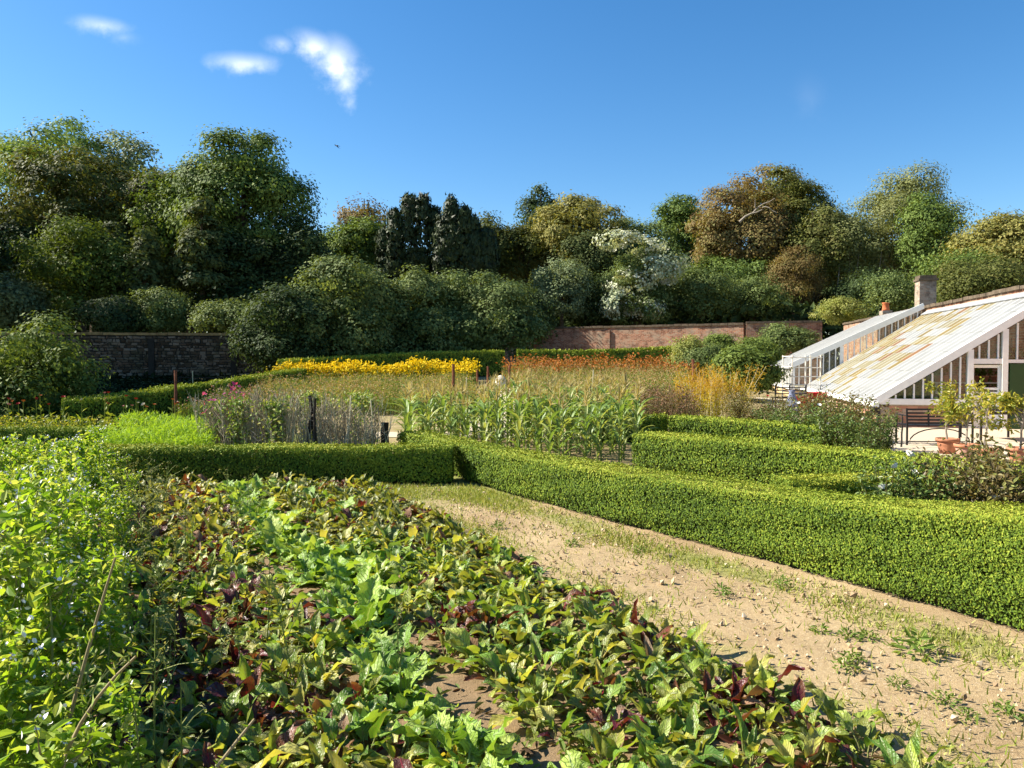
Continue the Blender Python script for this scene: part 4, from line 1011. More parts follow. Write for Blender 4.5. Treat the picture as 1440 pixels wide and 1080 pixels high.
def corn():
    lm_ = []
    for k in range(5):
        V, f = strap(rng.uniform(.36, .54), rng.uniform(.06, .095), rng.uniform(1.4, 2.4), tw=rng.uniform(-.8, .8))
        me = mesh_np('leaf', V, f, {'rnd': ('FACE', np.full(len(f[0]), rng.uniform(.2, .9)))}, True); me.materials.append(CORN); lm_.append(me)
    st = NB(); st.tube([(0, 0, 0), (.01, 0, .5), (0, .01, 1.0)], [.014, .011, .006], 6, .7); sme = st.mesh('stalk'); sme.materials.append(CORN)
    tm = []
    for k in range(3):
        q = NB(); n = 16; d = rng.normal(0, .4, (n, 3)) + (0, 0, 1.0)
        q.leaves(np.stack([np.zeros(n), np.zeros(n), rng.uniform(0, .08, n)], -1), rng.normal(0, 1, (n, 3)), d, .18 * rng.uniform(.6, 1.2, n), .016, BLADE); me = q.mesh('tassel'); me.materials.append(TASS); tm.append(me)
    cb = NB(); cb.tube([(0, 0, 0), (0, .03, .07), (0, .05, .16)], [.018, .024, .006], 6, .9); cme = cb.mesh('cob'); cme.materials.append(CORN)
    rr = random.Random(2); k = 0
    rows = []
    for y in np.arange(12.0, 17.6, .36):
        xa = PX(905 - (y - 12) * 4, y); xb = PX(575, y) if y > 13.4 else PX(660, y) + (13.4 - y) * .8
        xb = max(xb, main_hedge_front(y) + 1.0)
        for x in np.arange(xb, xa, .32): rows.append((x + rr.gauss(0, .06), y + rr.gauss(0, .07)))
    for (x, y) in rows:
        edge = 'short' if y < 12.9 else 'tall'
        h = (rr.uniform(.85, 1.1) if y < 12.9 else rr.uniform(.9, 1.22)) * (1.0 if x > -.6 else .85)
        zone = 'left third' if x / y * F_PX + 720 < 685 else 'middle' if x / y * F_PX + 720 < 795 else 'right third'; lab = ('green sweetcorn plant in the front rows, ' if y < 13.6 else 'pale tasselled sweetcorn plant in the back rows, ') + zone + ' of the patch'
        t = thing('corn_plant', lab, 'corn plant', (x, y, float(g(x, y))), rr.uniform(0, 6.3), lab)
        put('stalk', sme, None, t, scale=(1, 1, h))
        nl = 10; a0 = rr.uniform(0, 6.3)
        for i in range(nl):
            zz = h * (.06 + .84 * i / nl); a = a0 + math.pi * i + rr.gauss(0, .45)
            put('leaf', rr.choice(lm_), None, t, (0, 0, zz), (R(rr.uniform(38, 70)), 0, a), rr.uniform(.75, 1.05) * (1 - .35 * abs(i / nl - .5)))
        put('tassel', rr.choice(tm), None, t, (0, 0, h - .02), (0, 0, rr.uniform(0, 6)), rr.uniform(.8, 1.3))
        if rr.random() < .4: put('cob', cme, None, t, (0, .012, h * .5), (R(-12), 0, rr.uniform(0, 6)))
corn()

# pea sticks with climbing beans
TWIG = leaf_mat('twig', [(.18, .125, .07), (.32, .25, .155), (.45, .37, .25), (.55, .48, .35)], 0.02, .9, .1)
def pea_sticks(label, a, b, h0, h1, n, beans):
    a, b = np.array(a), np.array(b); gz = float(g(a[0], a[1])); t = thing('pea_stick_fence', label, 'fence', (a[0], a[1], gz))
    nb = NB(); ln = np.linalg.norm(b - a)
    for i in range(n):
        u = i / n + rng.normal(0, .006); p = a + (b - a) * u; h = (h0 + (h1 - h0) * u) * rng.uniform(.6, 1.15)
        p3 = np.array([p[0] + rng.normal(0, .03), p[1] + rng.normal(0, .07), gz - .02]); lean = np.array([rng.normal(0, .16), rng.normal(0, .08), 1]) * h
        tt = np.array([0, .4, .75, 1])[:, None]; pts = p3 + lean * tt + rng.normal(0, .012, (4, 3)); rnd = rng.random()
        nb.tube(pts, .0055 * np.array([1.2, 1, .7, .3]) * rng.uniform(.7, 1.4), 4, rnd)
        for k in range(8):
            s = p3 + lean * rng.uniform(.35, .95); d = np.array([rng.normal(0, .10), rng.normal(0, .06), rng.uniform(.1, .3)])
            nb.tube([s, s + d * .6, s + d], [.004, .003, .0012], 3, rnd)
    tag(part(nb, 'twigs', TWIG, t), kind='stuff')
    if beans:
        m = 2200; u = rng.random(m) * .92 + .04; u = np.where(rng.random(m) < .4, np.clip(rng.normal(.42, .05, m), 0, 1), u); u = np.where(rng.random(m) < .35, np.clip(rng.normal(.86, .06, m), 0, 1), u); p = a + (b - a) * u[:, None]
        z = gz + h0 * 1.05 * rng.random(m) ** .8; q = NB()
        q.leaves(np.stack([p[:, 0], p[:, 1] + rng.normal(-.05, .10, m), z], -1), rng.normal(0, .6, (m, 3)) + (-.3, -.4, .5), rng.normal(0, .7, (m, 3)) + (0, 0, -.4), .065 * rng.uniform(.5, 1.3, m), .05, OVAL)
        tag(part(q, 'bean_leaves', leaf_mat('bean_leaf', [(.10, .17, .03), (.20, .30, .05), (.32, .38, .09), (.44, .40, .16)], .35, .55, .25), t), kind='stuff')
    return t
pea_sticks('twiggy pea stick fence overgrown with climbing beans', (-4.75, 11.85), (-3.25, 11.2), 1.0, 1.08, 170, True)
pea_sticks('bare grey twig fence to the right of the dark hazel posts', (-3.1, 11.2), (-1.95, 11.35), 1.05, .9, 100, False)
pea_sticks('pale twig fence in the second row behind the climbing beans', (-4.2, 13.2), (-2.2, 12.6), 1.05, .95, 60, True)
def net(label, a, b, h0, h1, peaks):
    a, b = np.array(a), np.array(b); gz = float(g(a[0], a[1])); t = thing('garden_net', label, 'net', (a[0], a[1], gz)); nb = NB()
    L = np.linalg.norm(b - a); nx, nz_ = int(L / .045), 17; U = np.linspace(0, 1, nx); d = (b - a) / L; nr = np.array([d[1], -d[0]])
    top = (h0 + (h1 - h0) * U) * (.80 + .20 * np.abs(np.cos(U * math.pi * peaks))) + .02 * np.sin(U * 37)
    def pt(u, v):
        i = np.clip((u * (nx - 1)).astype(int), 0, nx - 1); off = .05 * np.sin(u * 19 + v * 3) + .10 * (1 - v)
        xy = a + (b - a) * u[:, None] + nr * off[:, None]; return np.stack([xy[:, 0], xy[:, 1], gz + .02 + top[i] * v], -1)
    for u in U: nb.tube(pt(np.full(7, u), np.linspace(0, 1, 7)), .0016, 3, rng.random())
    for v in np.linspace(.02, 1, nz_): nb.tube(pt(U[::2], np.full(len(U[::2]), v)), .0016, 3, rng.random())
    tag(part(nb, 'strands', leaf_mat('net_cord', [(.14, .125, .12), (.24, .215, .21), (.34, .31, .30)], .05, .8, .1), t), kind='stuff')
net('sagging grey garden netting over the bare twig fence', (-3.15, 11.05), (-1.95, 11.2), 1.16, .92, 5)
net('grey netting above the beans between the left post and dark posts', (-4.7, 11.75), (-3.2, 11.1), 1.06, 1.16, 5)
DARKW = plain('dark_wood', (.028, .022, .017), .9, .15, .4, 12, .6)
RUST = plain('rusty_iron', (.17, .060, .030), .85, .2, .35, 14, .4)
CANE = plain('pale_cane', (.50, .44, .28), .7, .2, .2, 14)
def post(name, label, a, b, r, mat, cat='post', rings=True):
    a, b = np.array(a, float), np.array(b, float); t = np.linspace(0, 1, 6)[:, None]
    nb = NB(); L = np.linalg.norm(b - a)
    wob_ = np.concatenate([rng.normal(0, L * .006, (6, 2)), np.zeros((6, 1))], 1)
    nb.tube(a + (b - a) * t + wob_, r * np.array([1.15, 1.05, 1, .95, .92, .9]) * rng.uniform(.95, 1.05, 6), 8, cap=True)
    return tag(put(name, nb.mesh(name, False, a), mat, None, tuple(a)), label, cat)
def gpt(px, d, lift=0): x = PX(px, d); return (x, d, float(g(x, d)) + lift)
def topat(px, py, d): return P(px, py, d)
post('wooden_post', 'dark leaning hazel post left in the pair beside the climbing beans', gpt(430, 11.1), topat(436, 590, 11.1), .026, DARKW)
post('wooden_post', 'tall dark hazel post right in the pair beside the climbing beans', gpt(447, 11.1), topat(435, 556, 11.15), .028, DARKW)
post('wooden_post', 'slim dark hazel post leaning across the taller post', gpt(441, 11.0), topat(443, 560, 11.05), .02, DARKW)
post('wooden_post', 'short dark post at the left end of the twig fence', gpt(302, 11.9), topat(304, 575, 11.9), .04, DARKW)
post('wooden_post', 'stubby grey post at the right end of the twig fence', gpt(541, 11.4), topat(541, 594, 11.4), .065, DARKW)
post('garden_cane', 'pale leaning cane in front of the climbing beans', gpt(405, 11.0), topat(418, 556, 11.3), .011, CANE, 'cane')
post('garden_cane', 'pale upright cane in the bare twig fence', gpt(485, 11.1), topat(494, 556, 11.3), .011, CANE, 'cane')
post('garden_cane', 'pale cane near the stubby grey post', gpt(524, 11.2), topat(522, 562, 11.3), .010, CANE, 'cane')
post('iron_post', 'tall rusty post standing in front of the yellow flowers', gpt(637, 17.6), topat(637, 512, 17.6), .036, RUST)
post('iron_post', 'rusty post standing where the two curved left hedges meet', gpt(247, 20.5), topat(246, 521, 20.5), .045, RUST)
post('iron_post', 'dark slim post right of the yellow flowers', gpt(686, 30), topat(686, 515, 30), .045, RUST)
post('iron_post', 'red brown post left of the orange flowers', gpt(716, 29.4), topat(717, 513, 29.4), .045, RUST)
post('iron_post', 'short red post beside the golden feathery bush', gpt(976, 23), topat(975, 505, 23), .05, RUST)
post('iron_post', 'thin brown post at the edge of the yellow flowers', gpt(671, 29), topat(671, 520, 29), .04, RUST)
post('garden_cane', 'pale cane rising above the sweetcorn tassels', gpt(835, 16.6), topat(835, 520, 16.6), .013, CANE, 'cane')
post('garden_cane', 'thin cane left of the rusty post in the corn', gpt(658, 17.8), topat(657, 530, 17.8), .012, CANE, 'cane')
post('garden_cane', 'tall thin cane behind the curved hedge near the stone wall', gpt(271, 26), topat(271, 522, 26), .018, CANE, 'cane')
def rail():
    q = NB(); a, b = topat(250, 531, 26.5), topat(352, 529, 27.6); q.tube([a, (np.array(a) + b) / 2 + [0, 0, -.04], b], .022, 6)
    for px in (254, 318, 350): 
        d = 26.6 + (px - 254) / 100.; q.tube([gpt(px, d), topat(px, 529, d)], .022, 6)
    a = np.array(gpt(254, 26.6)); tag(put('wire_rail', q.mesh('wire_rail', False, a), DARKW, None, tuple(a)), 'thin dark rail on posts between the curved hedge and stone wall', 'rail')
rail()
def pale_stone():
    x, y, z = gpt(704, 28.5); q = NB(); q.lathe([(.001, 0), (.2, .02), (.24, .2), (.2, .42), (.11, .55), (.001, .58)], 10)
    tag(put('standing_stone', q.mesh('standing_stone', True), plain('pale_stone', (.62, .56, .46), .9, .1, .2, 5, .4), None, (x, y, z)), 'pale rounded stone on the path left of the orange flowers', 'stone')
pale_stone()

# golden feathery asparagus bush
def asparagus():
    x, y, z = gpt(1000, 19.5); t = thing('asparagus_bush', 'golden yellow feathery bush left of the rose bed', 'bush', (x, y, z))
    nb = NB(); n = 9000; tops = []
    k = rng.integers(0, 60, n); bx = rng.normal(0, .30, 60); by = rng.normal(0, .3, 60); lean = rng.normal(0, .22, 60); hh = rng.uniform(.9, 1.42, 60)
    f = rng.random(n) ** .7
    p = np.stack([x + bx[k] + (bx[k] * .6 + lean[k]) * f, y + by[k] * (1 + .5 * f), z + hh[k] * f], -1) + rng.normal(0, .06, (n, 3))
    nb.leaves(p, rng.normal(0, 1, (n, 3)), rng.normal(0, .8, (n, 3)) + (0, 0, .7), .10 * rng.uniform(.5, 1.3, n), .02, LEAF, np.clip(f + rng.normal(0, .15, n), 0, 1))
    tag(part(nb, 'foliage', leaf_mat('asparagus_leaf', [(.34, .36, .02), (.52, .46, .02), (.62, .44, .03), (.58, .32, .04)], .4, .6, .2), t), kind='stuff')
    s = NB()
    for i in range(60): s.tube([(x + bx[i], y + by[i], z), (x + bx[i] * 1.6 + lean[i], y + by[i] * 1.5, z + hh[i])], [.008, .003], 4)
    tag(part(s, 'stems', CANE, t), kind='stuff')
asparagus()

# rose bed
def roses():
    variants = []
    specs = {'green': [(.045, .08, .018), (.09, .15, .03), (.15, .22, .05), (.23, .27, .08)], 'bronze': [(.08, .06, .025), (.15, .11, .04), (.22, .18, .055), (.22, .26, .07)]}
    petals = {k: plain('rose_petal_' + k, c, .6, .2, .1, 30) for k, c in (('white', (.80, .77, .70)), ('red', (.55, .03, .03)), ('peach', (.75, .45, .28)))}
    def bush(pal, seed):
        r_ = np.random.default_rng(seed); ns = 20
        st = NB(); lf = NB(); tips = []
        for i in range(ns):
            a = r_.uniform(0, 6.28); b = np.array([math.cos(a), math.sin(a), 0]) * r_.uniform(.02, .1); e = np.array([math.cos(a) * r_.uniform(.1, .4), math.sin(a) * r_.uniform(.1, .4), r_.uniform(.55, 1.05)])
            t = np.linspace(0, 1, 5)[:, None]; pts = b + (e - b) * t + np.sin(t * 3) * r_.normal(0, .04, 3); st.tube(pts, np.linspace(.008, .003, 5), 4, .5); tips.append(pts[-1])
            m = 75; f = r_.uniform(.12, 1, m)[:, None]; p = b + (e - b) * f + r_.normal(0, .075, (m, 3))
            lf.leaves(p, r_.normal(0, .6, (m, 3)) + (0, 0, .7), r_.normal(0, 1, (m, 3)), .06 * r_.uniform(.6, 1.3, m), .042, OVAL, r_.random(m))
        sm, fm_ = st.mesh('stems'), lf.mesh('foliage'); sm.materials.append(leaf_mat('rose_stem', [(.08, .06, .03), (.12, .1, .04)], .02, .8, .1)); fm_.materials.append(leaf_mat('rose_leaf_' + pal, specs[pal], .3, .45, .35))
        return sm, fm_, tips
    V = [bush('green', 1), bush('bronze', 2), bush('green', 3), bush('bronze', 4)]
    fl = {}
    for k, m in petals.items():
        nb = NB(); n = 22; a = np.arange(n) * 2.4; rg = np.sqrt(np.arange(n) / n); ax = np.stack([np.cos(a) * rg, np.sin(a) * rg, 1.05 - rg * .7], -1)
        nb.leaves(ax * .008, np.stack([-np.cos(a), -np.sin(a), np.ones(n)], -1), ax, .045, .05, OVAL); me = nb.mesh('flower'); me.materials.append(m); fl[k] = me
    # (px, depth, scale, variant, [(flower kind, count)], label)
    L = [(1062, 17.2, .80, 1, [('red', 1)], 'bronze leaved rose with one red bloom beside the golden bush'),
         (1040, 18.4, .85, 1, [], 'bronze leaved rose close behind the golden feathery bush'),
         (1088, 17.8, .8, 3, [], 'bronze rose bush in front of the dark iron bench'),
         (1112, 16.4, .85, 3, [], 'bronze rose bush below the blue sack'),
         (1080, 15.2, .72, 0, [('peach', 1)], 'low green rose with a peach bloom behind the short hedge'),
         (1104, 14.2, .74, 2, [('white', 1)], 'low green rose at the left front of the rose bed'),
         (1132, 13.4, .86, 0, [('white', 2)], 'green rose with two white blooms at the front of the bed'),
         (1150, 15.0, 1.0, 1, [], 'tall bronze rose in the middle of the rose bed'),
         (1166, 12.9, .85, 2, [('white', 1)], 'green rose at the middle front of the rose bed'),
         (1188, 14.0, 1.02, 3, [], 'tall bronze rose below the glasshouse gutter'),
         (1196, 12.6, .82, 0, [('white', 1)], 'glossy green rose right of centre in the rose bed'),
         (1222, 13.2, .98, 3, [('peach', 1)], 'brown green rose near the downpipe of the glasshouse'),
         (1226, 12.1, .78, 2, [], 'dark green rose at the right end of the bed'),
         (1248, 13.6, .72, 0, [], 'small green rose in front of the brick plinth corner'),
         (1140, 17.0, .9, 3, [], 'bronze rose under the red tubs'),
         (1172, 16.4, .85, 1, [], 'bronze rose at the back of the bed below the yellow panes'),
         (1205, 15.2, .9, 1, [], 'bronze rose close to the glasshouse brick plinth')]
    rr = random.Random(3)
    def place(name, px, d, sc, v, fls, lab, h=0):
        x, y, z = gpt(px, d); t = thing(name, lab, 'rose bush', (x, y, z), rr.uniform(0, 6))
        put('stems', V[v][0], None, t, scale=sc); put('foliage', V[v][1], None, t, scale=sc)
        tips = V[v][2][:]; rr.shuffle(tips)
        for k, n in fls:
            for i in range(n):
                p = tips.pop() * sc; put('flower', fl[k], None, t, tuple(p), (rr.gauss(.5, .3), rr.gauss(0, .3), rr.uniform(0, 6)), rr.uniform(.9, 1.15))
    for (px, d, sc, v, fls, lab) in L: place('rose_bush', px, d, sc, v, fls, lab)
    for (px, d, sc, v, fls, lab) in [(1242, 6.7, .74, 0, [('white', 1)], 'dark leaved white rose in the gap behind the long hedge'),
         (1300, 6.55, .78, 2, [('white', 4)], 'white rose with four open blooms behind the long hedge'),
         (1345, 6.5, .82, 1, [], 'brown tinged rose bush right of the white roses'),
         (1385, 6.4, .86, 3, [('white', 1)], 'straggly olive rose bush in front of the terracotta pots'),
         (1425, 6.2, .88, 1, [], 'olive brown rose bush at the right edge above the long hedge'),
         (1410, 7.0, .95, 3, [], 'taller yellowish rose bush at the right edge under the citrus'),
         (1365, 6.8, .85, 3, [], 'low yellowish rose bush beside the second hedge')]: place('rose_bush', px, d, sc, v, fls, lab)
roses()

# potted citrus trees
TERRA = plain('terracotta', (.40, .17, .095), .85, .2, .25, 9, .3)
PINKT = plain('weathered_terracotta', (.42, .24, .18), .9, .15, .3, 8, .3)
def citrus():
    lv = leaf_mat('citrus_leaf', [(.16, .22, .03), (.28, .31, .04), (.42, .38, .05), (.50, .40, .07)], .35, .4, .35)
    L = [(1334, 13.3, 1.40, 'terracotta pot with a leggy yellow leaved citrus beside the bench', TERRA, 1), (1361.5, 12.4, 1.36, 'weathered pink pot with a forked citrus, second in the row', PINKT, 2),
         (1388, 11.8, 1.30, 'bright rimmed pot with a bare stemmed citrus behind the olive roses', TERRA, 3), (1437, 11.9, 1.40, 'pot with a bushy citrus at the right edge before the green door', TERRA, 4)]
    for px, d, h, lab, m, sd_ in L:
        r_ = np.random.default_rng(40 + sd_)
        x, y, z = gpt(px, d, .012); t = thing('potted_tree', lab, 'potted tree', (x, y, z))
        p = NB(); p.lathe([(.001, 0), (.115, 0), (.125, .03), (.155, .16), (.165, .215), (.150, .22), (.145, .19), (.001, .19)], 22, (x, y, z)); po = part(p, 'pot', m, t, True)
        q = NB(); q.lathe([(.160, .214), (.188, .216), (.192, .262), (.183, .268), (.166, .266), (.158, .216)], 22, (x, y, z)); part(q, 'rim', TERRA if m is PINKT else m, po, True)
        so = NB(); so.lathe([(.001, .235), (.08, .237), (.159, .228)], 14, (x, y, z)); part(so, 'soil', plain('potting_soil', (.05, .035, .022), .95, .1, .3, 30, .5), t)
        tb = NB(); lf = NB(); top = np.array([x + r_.normal(0, .03), y, z + h * .62]); b = np.array([x, y, z + .22]); tt = np.linspace(0, 1, 5)[:, None]
        tb.tube(b + (top - b) * tt + r_.normal(0, .008, (5, 3)), np.linspace(.017, .011, 5), 6, .5)
        for i in range(8 if sd_ != 4 else 12):
            a = r_.uniform(0, 6.28); s = b + (top - b) * r_.uniform(.45, 1); e = s + np.array([math.cos(a) * r_.uniform(.12, .36), math.sin(a) * r_.uniform(.1, .3), r_.uniform(-.02, h * .36)])
            tb.tube([s, (s + e) / 2 + [0, 0, .03], e], [.008, .006, .003], 5, .5)
            nl = r_.integers(40, 72); c = e + r_.normal(0, .055, (nl, 3))
            lf.leaves(c, r_.normal(0, .6, (nl, 3)) + (0, 0, .6), r_.normal(0, 1, (nl, 3)) + (0, 0, -.3), .085 * r_.uniform(.6, 1.3, nl), .042, OVAL, r_.random(nl))
        part(tb, 'trunk', PALEBARK, t); tag(part(lf, 'foliage', lv, t), kind='stuff')
citrus()

# iron bench on the terrace (its back to us), a second one far left, scaffold, tubs and sack
def bench():
    x0, y0, _ = gpt(1277, 14.6); z0 = float(g(x0, y0)) + .014; W_ = 1.2
    t = thing('garden_bench', 'black iron garden bench with slatted back beside the terracotta pots', 'bench', (x0, y0, z0), R(-4))
    def bx(name, bars, par=t):
        nb = NB()
        for a, b, w, h in bars: nb.bar(a, b, w, h, up=(0, 1, 0) if abs(a[2] - b[2]) > .2 else (0, 0, 1))
        return part(nb, name, BLACKM, par, world=False)
    for z in (.42, .48, .545, .61, .68): bx('slat', [((0, .02, z), (W_, .02, z), .012, .034)])
    for xx in (.0, W_ * .33, W_ * .67, W_): bx('upright', [((xx, 0, .36), (xx, .03, .70), .028, .02)])
    for xx in (.0, W_):
        bx('leg', [((xx, 0, 0), (xx, 0, .37), .03, .03)]); bx('leg', [((xx, .48, 0), (xx, .48, .55), .03, .03)]); bx('armrest', [((xx, 0, .56), (xx, .52, .56), .04, .02)])
    for k in range(6): bx('seat_slat', [((0, .07 + k * .075, .37), (W_, .07 + k * .075, .37), .045, .015)])
    nb = NB(); a = np.linspace(0, math.pi, 13); nb.tube(np.stack([W_ / 2 - np.cos(a) * W_ * .46, np.zeros(13), .06 + np.sin(a) * .26], -1), .012, 6); part(nb, 'arch_brace', BLACKM, t, world=False)
    bx('stretcher', [((0, 0, .07), (W_, 0, .07), .018, .018)])
    x0, y0, _ = gpt(1374, 15.6); t2 = thing('iron_table', 'black iron garden table behind the citrus pots', 'table', (x0, y0, float(g(x0, y0)) + .014))
    nb = NB(); nb.box((-.1, -.3, .60), (1.0, .5, .635)); nb.bar((-.1, -.29, .56), (1.0, -.29, .56), .02, .06); part(nb, 'tabletop', BLACKM, t2, world=False)
    for a in ((-.05, -.25), (.95, -.25), (-.05, .45), (.95, .45)):
        q = NB(); q.bar((*a, 0), (*a, .6), .035, .035, up=(0, 1, 0)); part(q, 'leg', BLACKM, t2, world=False)
    p2 = post('iron_stake', 'slim black iron stake left of the slatted bench', gpt(1269, 14.3), topat(1269, 583, 14.3), .016, BLACKM)
    # second bench, far left on the terrace
    x0, y0, _ = gpt(1091, 22.5); z0 = float(g(x0, y0)); t3 = thing('garden_bench', 'dark slatted bench near the blue sack by the far glasshouse', 'bench', (x0, y0, z0))
    for z in (.42, .52, .62, .70):
        q = NB(); q.bar((0, 0, z), (.9, 0, z), .02, .03); part(q, 'slat', BLACKM, t3, world=False)
    for xx in (0, .42, .9):
        q = NB(); q.bar((xx, .02, 0), (xx, .02, .78), .035, .03, up=(0, 1, 0)); part(q, 'leg', BLACKM, t3, world=False)
    q = NB(); q.box((0, .04, .38), (.9, .45, .41)); part(q, 'seat', BLACKM, t3, world=False)
    for xx in (0.05, .85):
        q = NB(); q.bar((xx, .42, 0), (xx, .42, .38), .03, .03, up=(0, 1, 0)); part(q, 'leg', BLACKM, t3, world=False)
bench()
def odds():
    blue = plain('blue_cloth', (.17, .19, .27), .9, .1, .2, 12, .3); red = plain('red_plastic', (.50, .025, .03), .4, .4, .1, 5)
    x, y, z = gpt(1114, 21.6)
    q = NB(); q.lathe([(.001, 0), (.2, .02), (.25, .2), (.22, .42), (.12, .60), (.09, .66), (.14, .72), (.001, .70)], 14); me = q.mesh('sack', True)
    co = np.empty(len(me.vertices) * 3); me.vertices.foreach_get('co', co); co = co.reshape(-1, 3); co += rng.normal(0, .006, co.shape); me.vertices.foreach_set('co', co.ravel())
    tag(put('sack', me, blue, None, (x, y, z), scale=(.72, .72, .95)), 'slumped grey blue sack standing at the right end of the far bench', 'sack')
    for px, d, top, lab in ((1127, 22.4, 558, 'smaller red plastic tub right of the blue sack'), (1149, 22.8, 552, 'larger red plastic tub under the glasshouse gutter')):
        x, y, z = gpt(px, d); zt = P(px, top, d)[2]
        st = thing('plant_tub', lab, 'tub', (x, y, z)); s = 1.15 if 'larger' in lab else .85
        k = NB(); k.lathe([(.001, zt - z - .34 * s), (.20 * s, zt - z - .34 * s), (.26 * s, zt - z), (.29 * s, zt - z + .005), (.24 * s, zt - z - .01), (.18 * s, zt - z - .3 * s)], 18); part(k, 'tub', red, st, True, world=False)
        l = NB(); hh = zt - z - .345 * s
        for a, b in ((-1, -1), (1, -1), (-1, 1), (1, 1)): l.bar((a * .15 * s, b * .15 * s, 0), (a * .15 * s, b * .15 * s, hh), .03, .03, up=(0, 1, 0))
        l.box((-.2 * s, -.2 * s, hh - .03), (.2 * s, .2 * s, hh - .001)); part(l, 'stand', DARKW, st, world=False)
    # white tubular staging frame
    x0, y0, z0 = gpt(1114, 25.8); t = thing('staging_frame', 'thin white tubular staging frame before the far glasshouse gable', 'staging', (x0, y0, z0)); wp = plain('cream_tube', (.72, .66, .55), .5, .3, .1, 9)
    for (a, b) in ((0, 0), (.45, 0), (.95, 0), (0, .9), (.95, .9)):
        q = NB(); q.tube([(a, b, 0), (a, b, 1.62)], .022, 6); part(q, 'upright', wp, t, world=False)
    for z in (.35, .62, .9, 1.2, 1.55):
        q = NB(); q.tube([(-.06, 0, z), (1.0, 0, z)], .018, 6); part(q, 'rail', wp, t, world=False)
        q = NB(); q.tube([(0, -.05, z + .03), (0, .95, z + .03)], .018, 6); part(q, 'rail', wp, t, world=False)
    # interior shelves of the long glasshouse, seen through the gable
    sh = thing('potting_shelf', 'shelf of clay pots inside the open glasshouse door', 'shelf', gw(1.6, 2.0, 0)); q = NB(); q.bar(gw(1.6, 1.7, 1.05), gw(1.6, 3.6, 1.05), .35, .03)
    part(q, 'board', WHITE, sh)
    for tt in (1.8, 3.5):
        q = NB(); q.bar(gw(1.6, tt, -.05), gw(1.6, tt, 1.03), .05, .05, up=(*GA, 0)); part(q, 'leg', WHITE, sh)
    k = NB(); k.lathe([(.001, 0), (.05, 0), (.075, .13), (.085, .13), (.085, .16), (.07, .16)], 12); pm = k.mesh('clay_pot', True); pm.materials.append(TERRA)
    for i in range(8):
        p = gw(1.6, 1.82 + i * .22, 1.066); tag(put('clay_pot', pm, None, None, tuple(p)), 'small clay pot in the row on the shelf inside the glasshouse', 'pot', 'clay pots on the glasshouse shelf')
    for i, (s, tt, h) in enumerate([(1.2, 1.4, 1.1), (2.4, 1.8, 1.3), (3.6, 2.3, 1.6), (2.8, 3.2, 2.1), (5, 2.6, 1.8), (4.4, 1.8, 1.2), (1.0, 1.1, .95), (7, 2.6, 1.8), (1.6, 3.5, 2.2), (8.5, 2.0, 1.4)]):
        p = gw(s, tt, 0); pt = thing('vine', 'leafy green vine growing inside the long white glasshouse', 'plant', tuple(p), 0, 'vines inside the glasshouse'); nb = NB(); m = 420
        q = np.array(p) + np.stack([rng.normal(0, .17, m), rng.normal(0, .17, m), (h - .25) * rng.random(m) ** .7], -1)
        nb.leaves(q, rng.normal(0, .7, (m, 3)) + (0, 0, .5), rng.normal(0, 1, (m, 3)), .12, .10, OVAL); tag(part(nb, 'foliage', lm('bright'), pt), kind='stuff')
        q = NB(); q.tube([p, np.array(p) + [0, 0, h]], .02, 5); part(q, 'stem', BARK, pt)
odds()
def bird():
    x, y, z = P(474, 205, 60); bm = NB()
    bm.lathe([(.001, -.16), (.05, -.08), (.06, .02), (.03, .12), (.04, .15), (.001, .20)], 8)
    for s in (-1, 1):
        bm.add(np.array([(s * .03, .02, -.06), (s * .03, .02, .06), (s * .24, .07, .04), (s * .42, .02, -.08), (s * .2, .06, -.05)]), [np.array([[0, 1, 2, 4]]), np.array([[4, 2, 3]])], np.full(2, .5))
    bm.add(np.array([(-.02, 0, -.14), (.02, 0, -.14), (.06, 0, -.28), (-.06, 0, -.28)]), [np.array([[0, 1, 2, 3]])], np.full(1, .5))
    tag(put('bird', bm.mesh('bird'), BLACKM, None, (x, y, z), (R(-75), R(10), R(70))), 'tiny dark bird flying in the blue sky right of the big oak', 'bird')
bird()
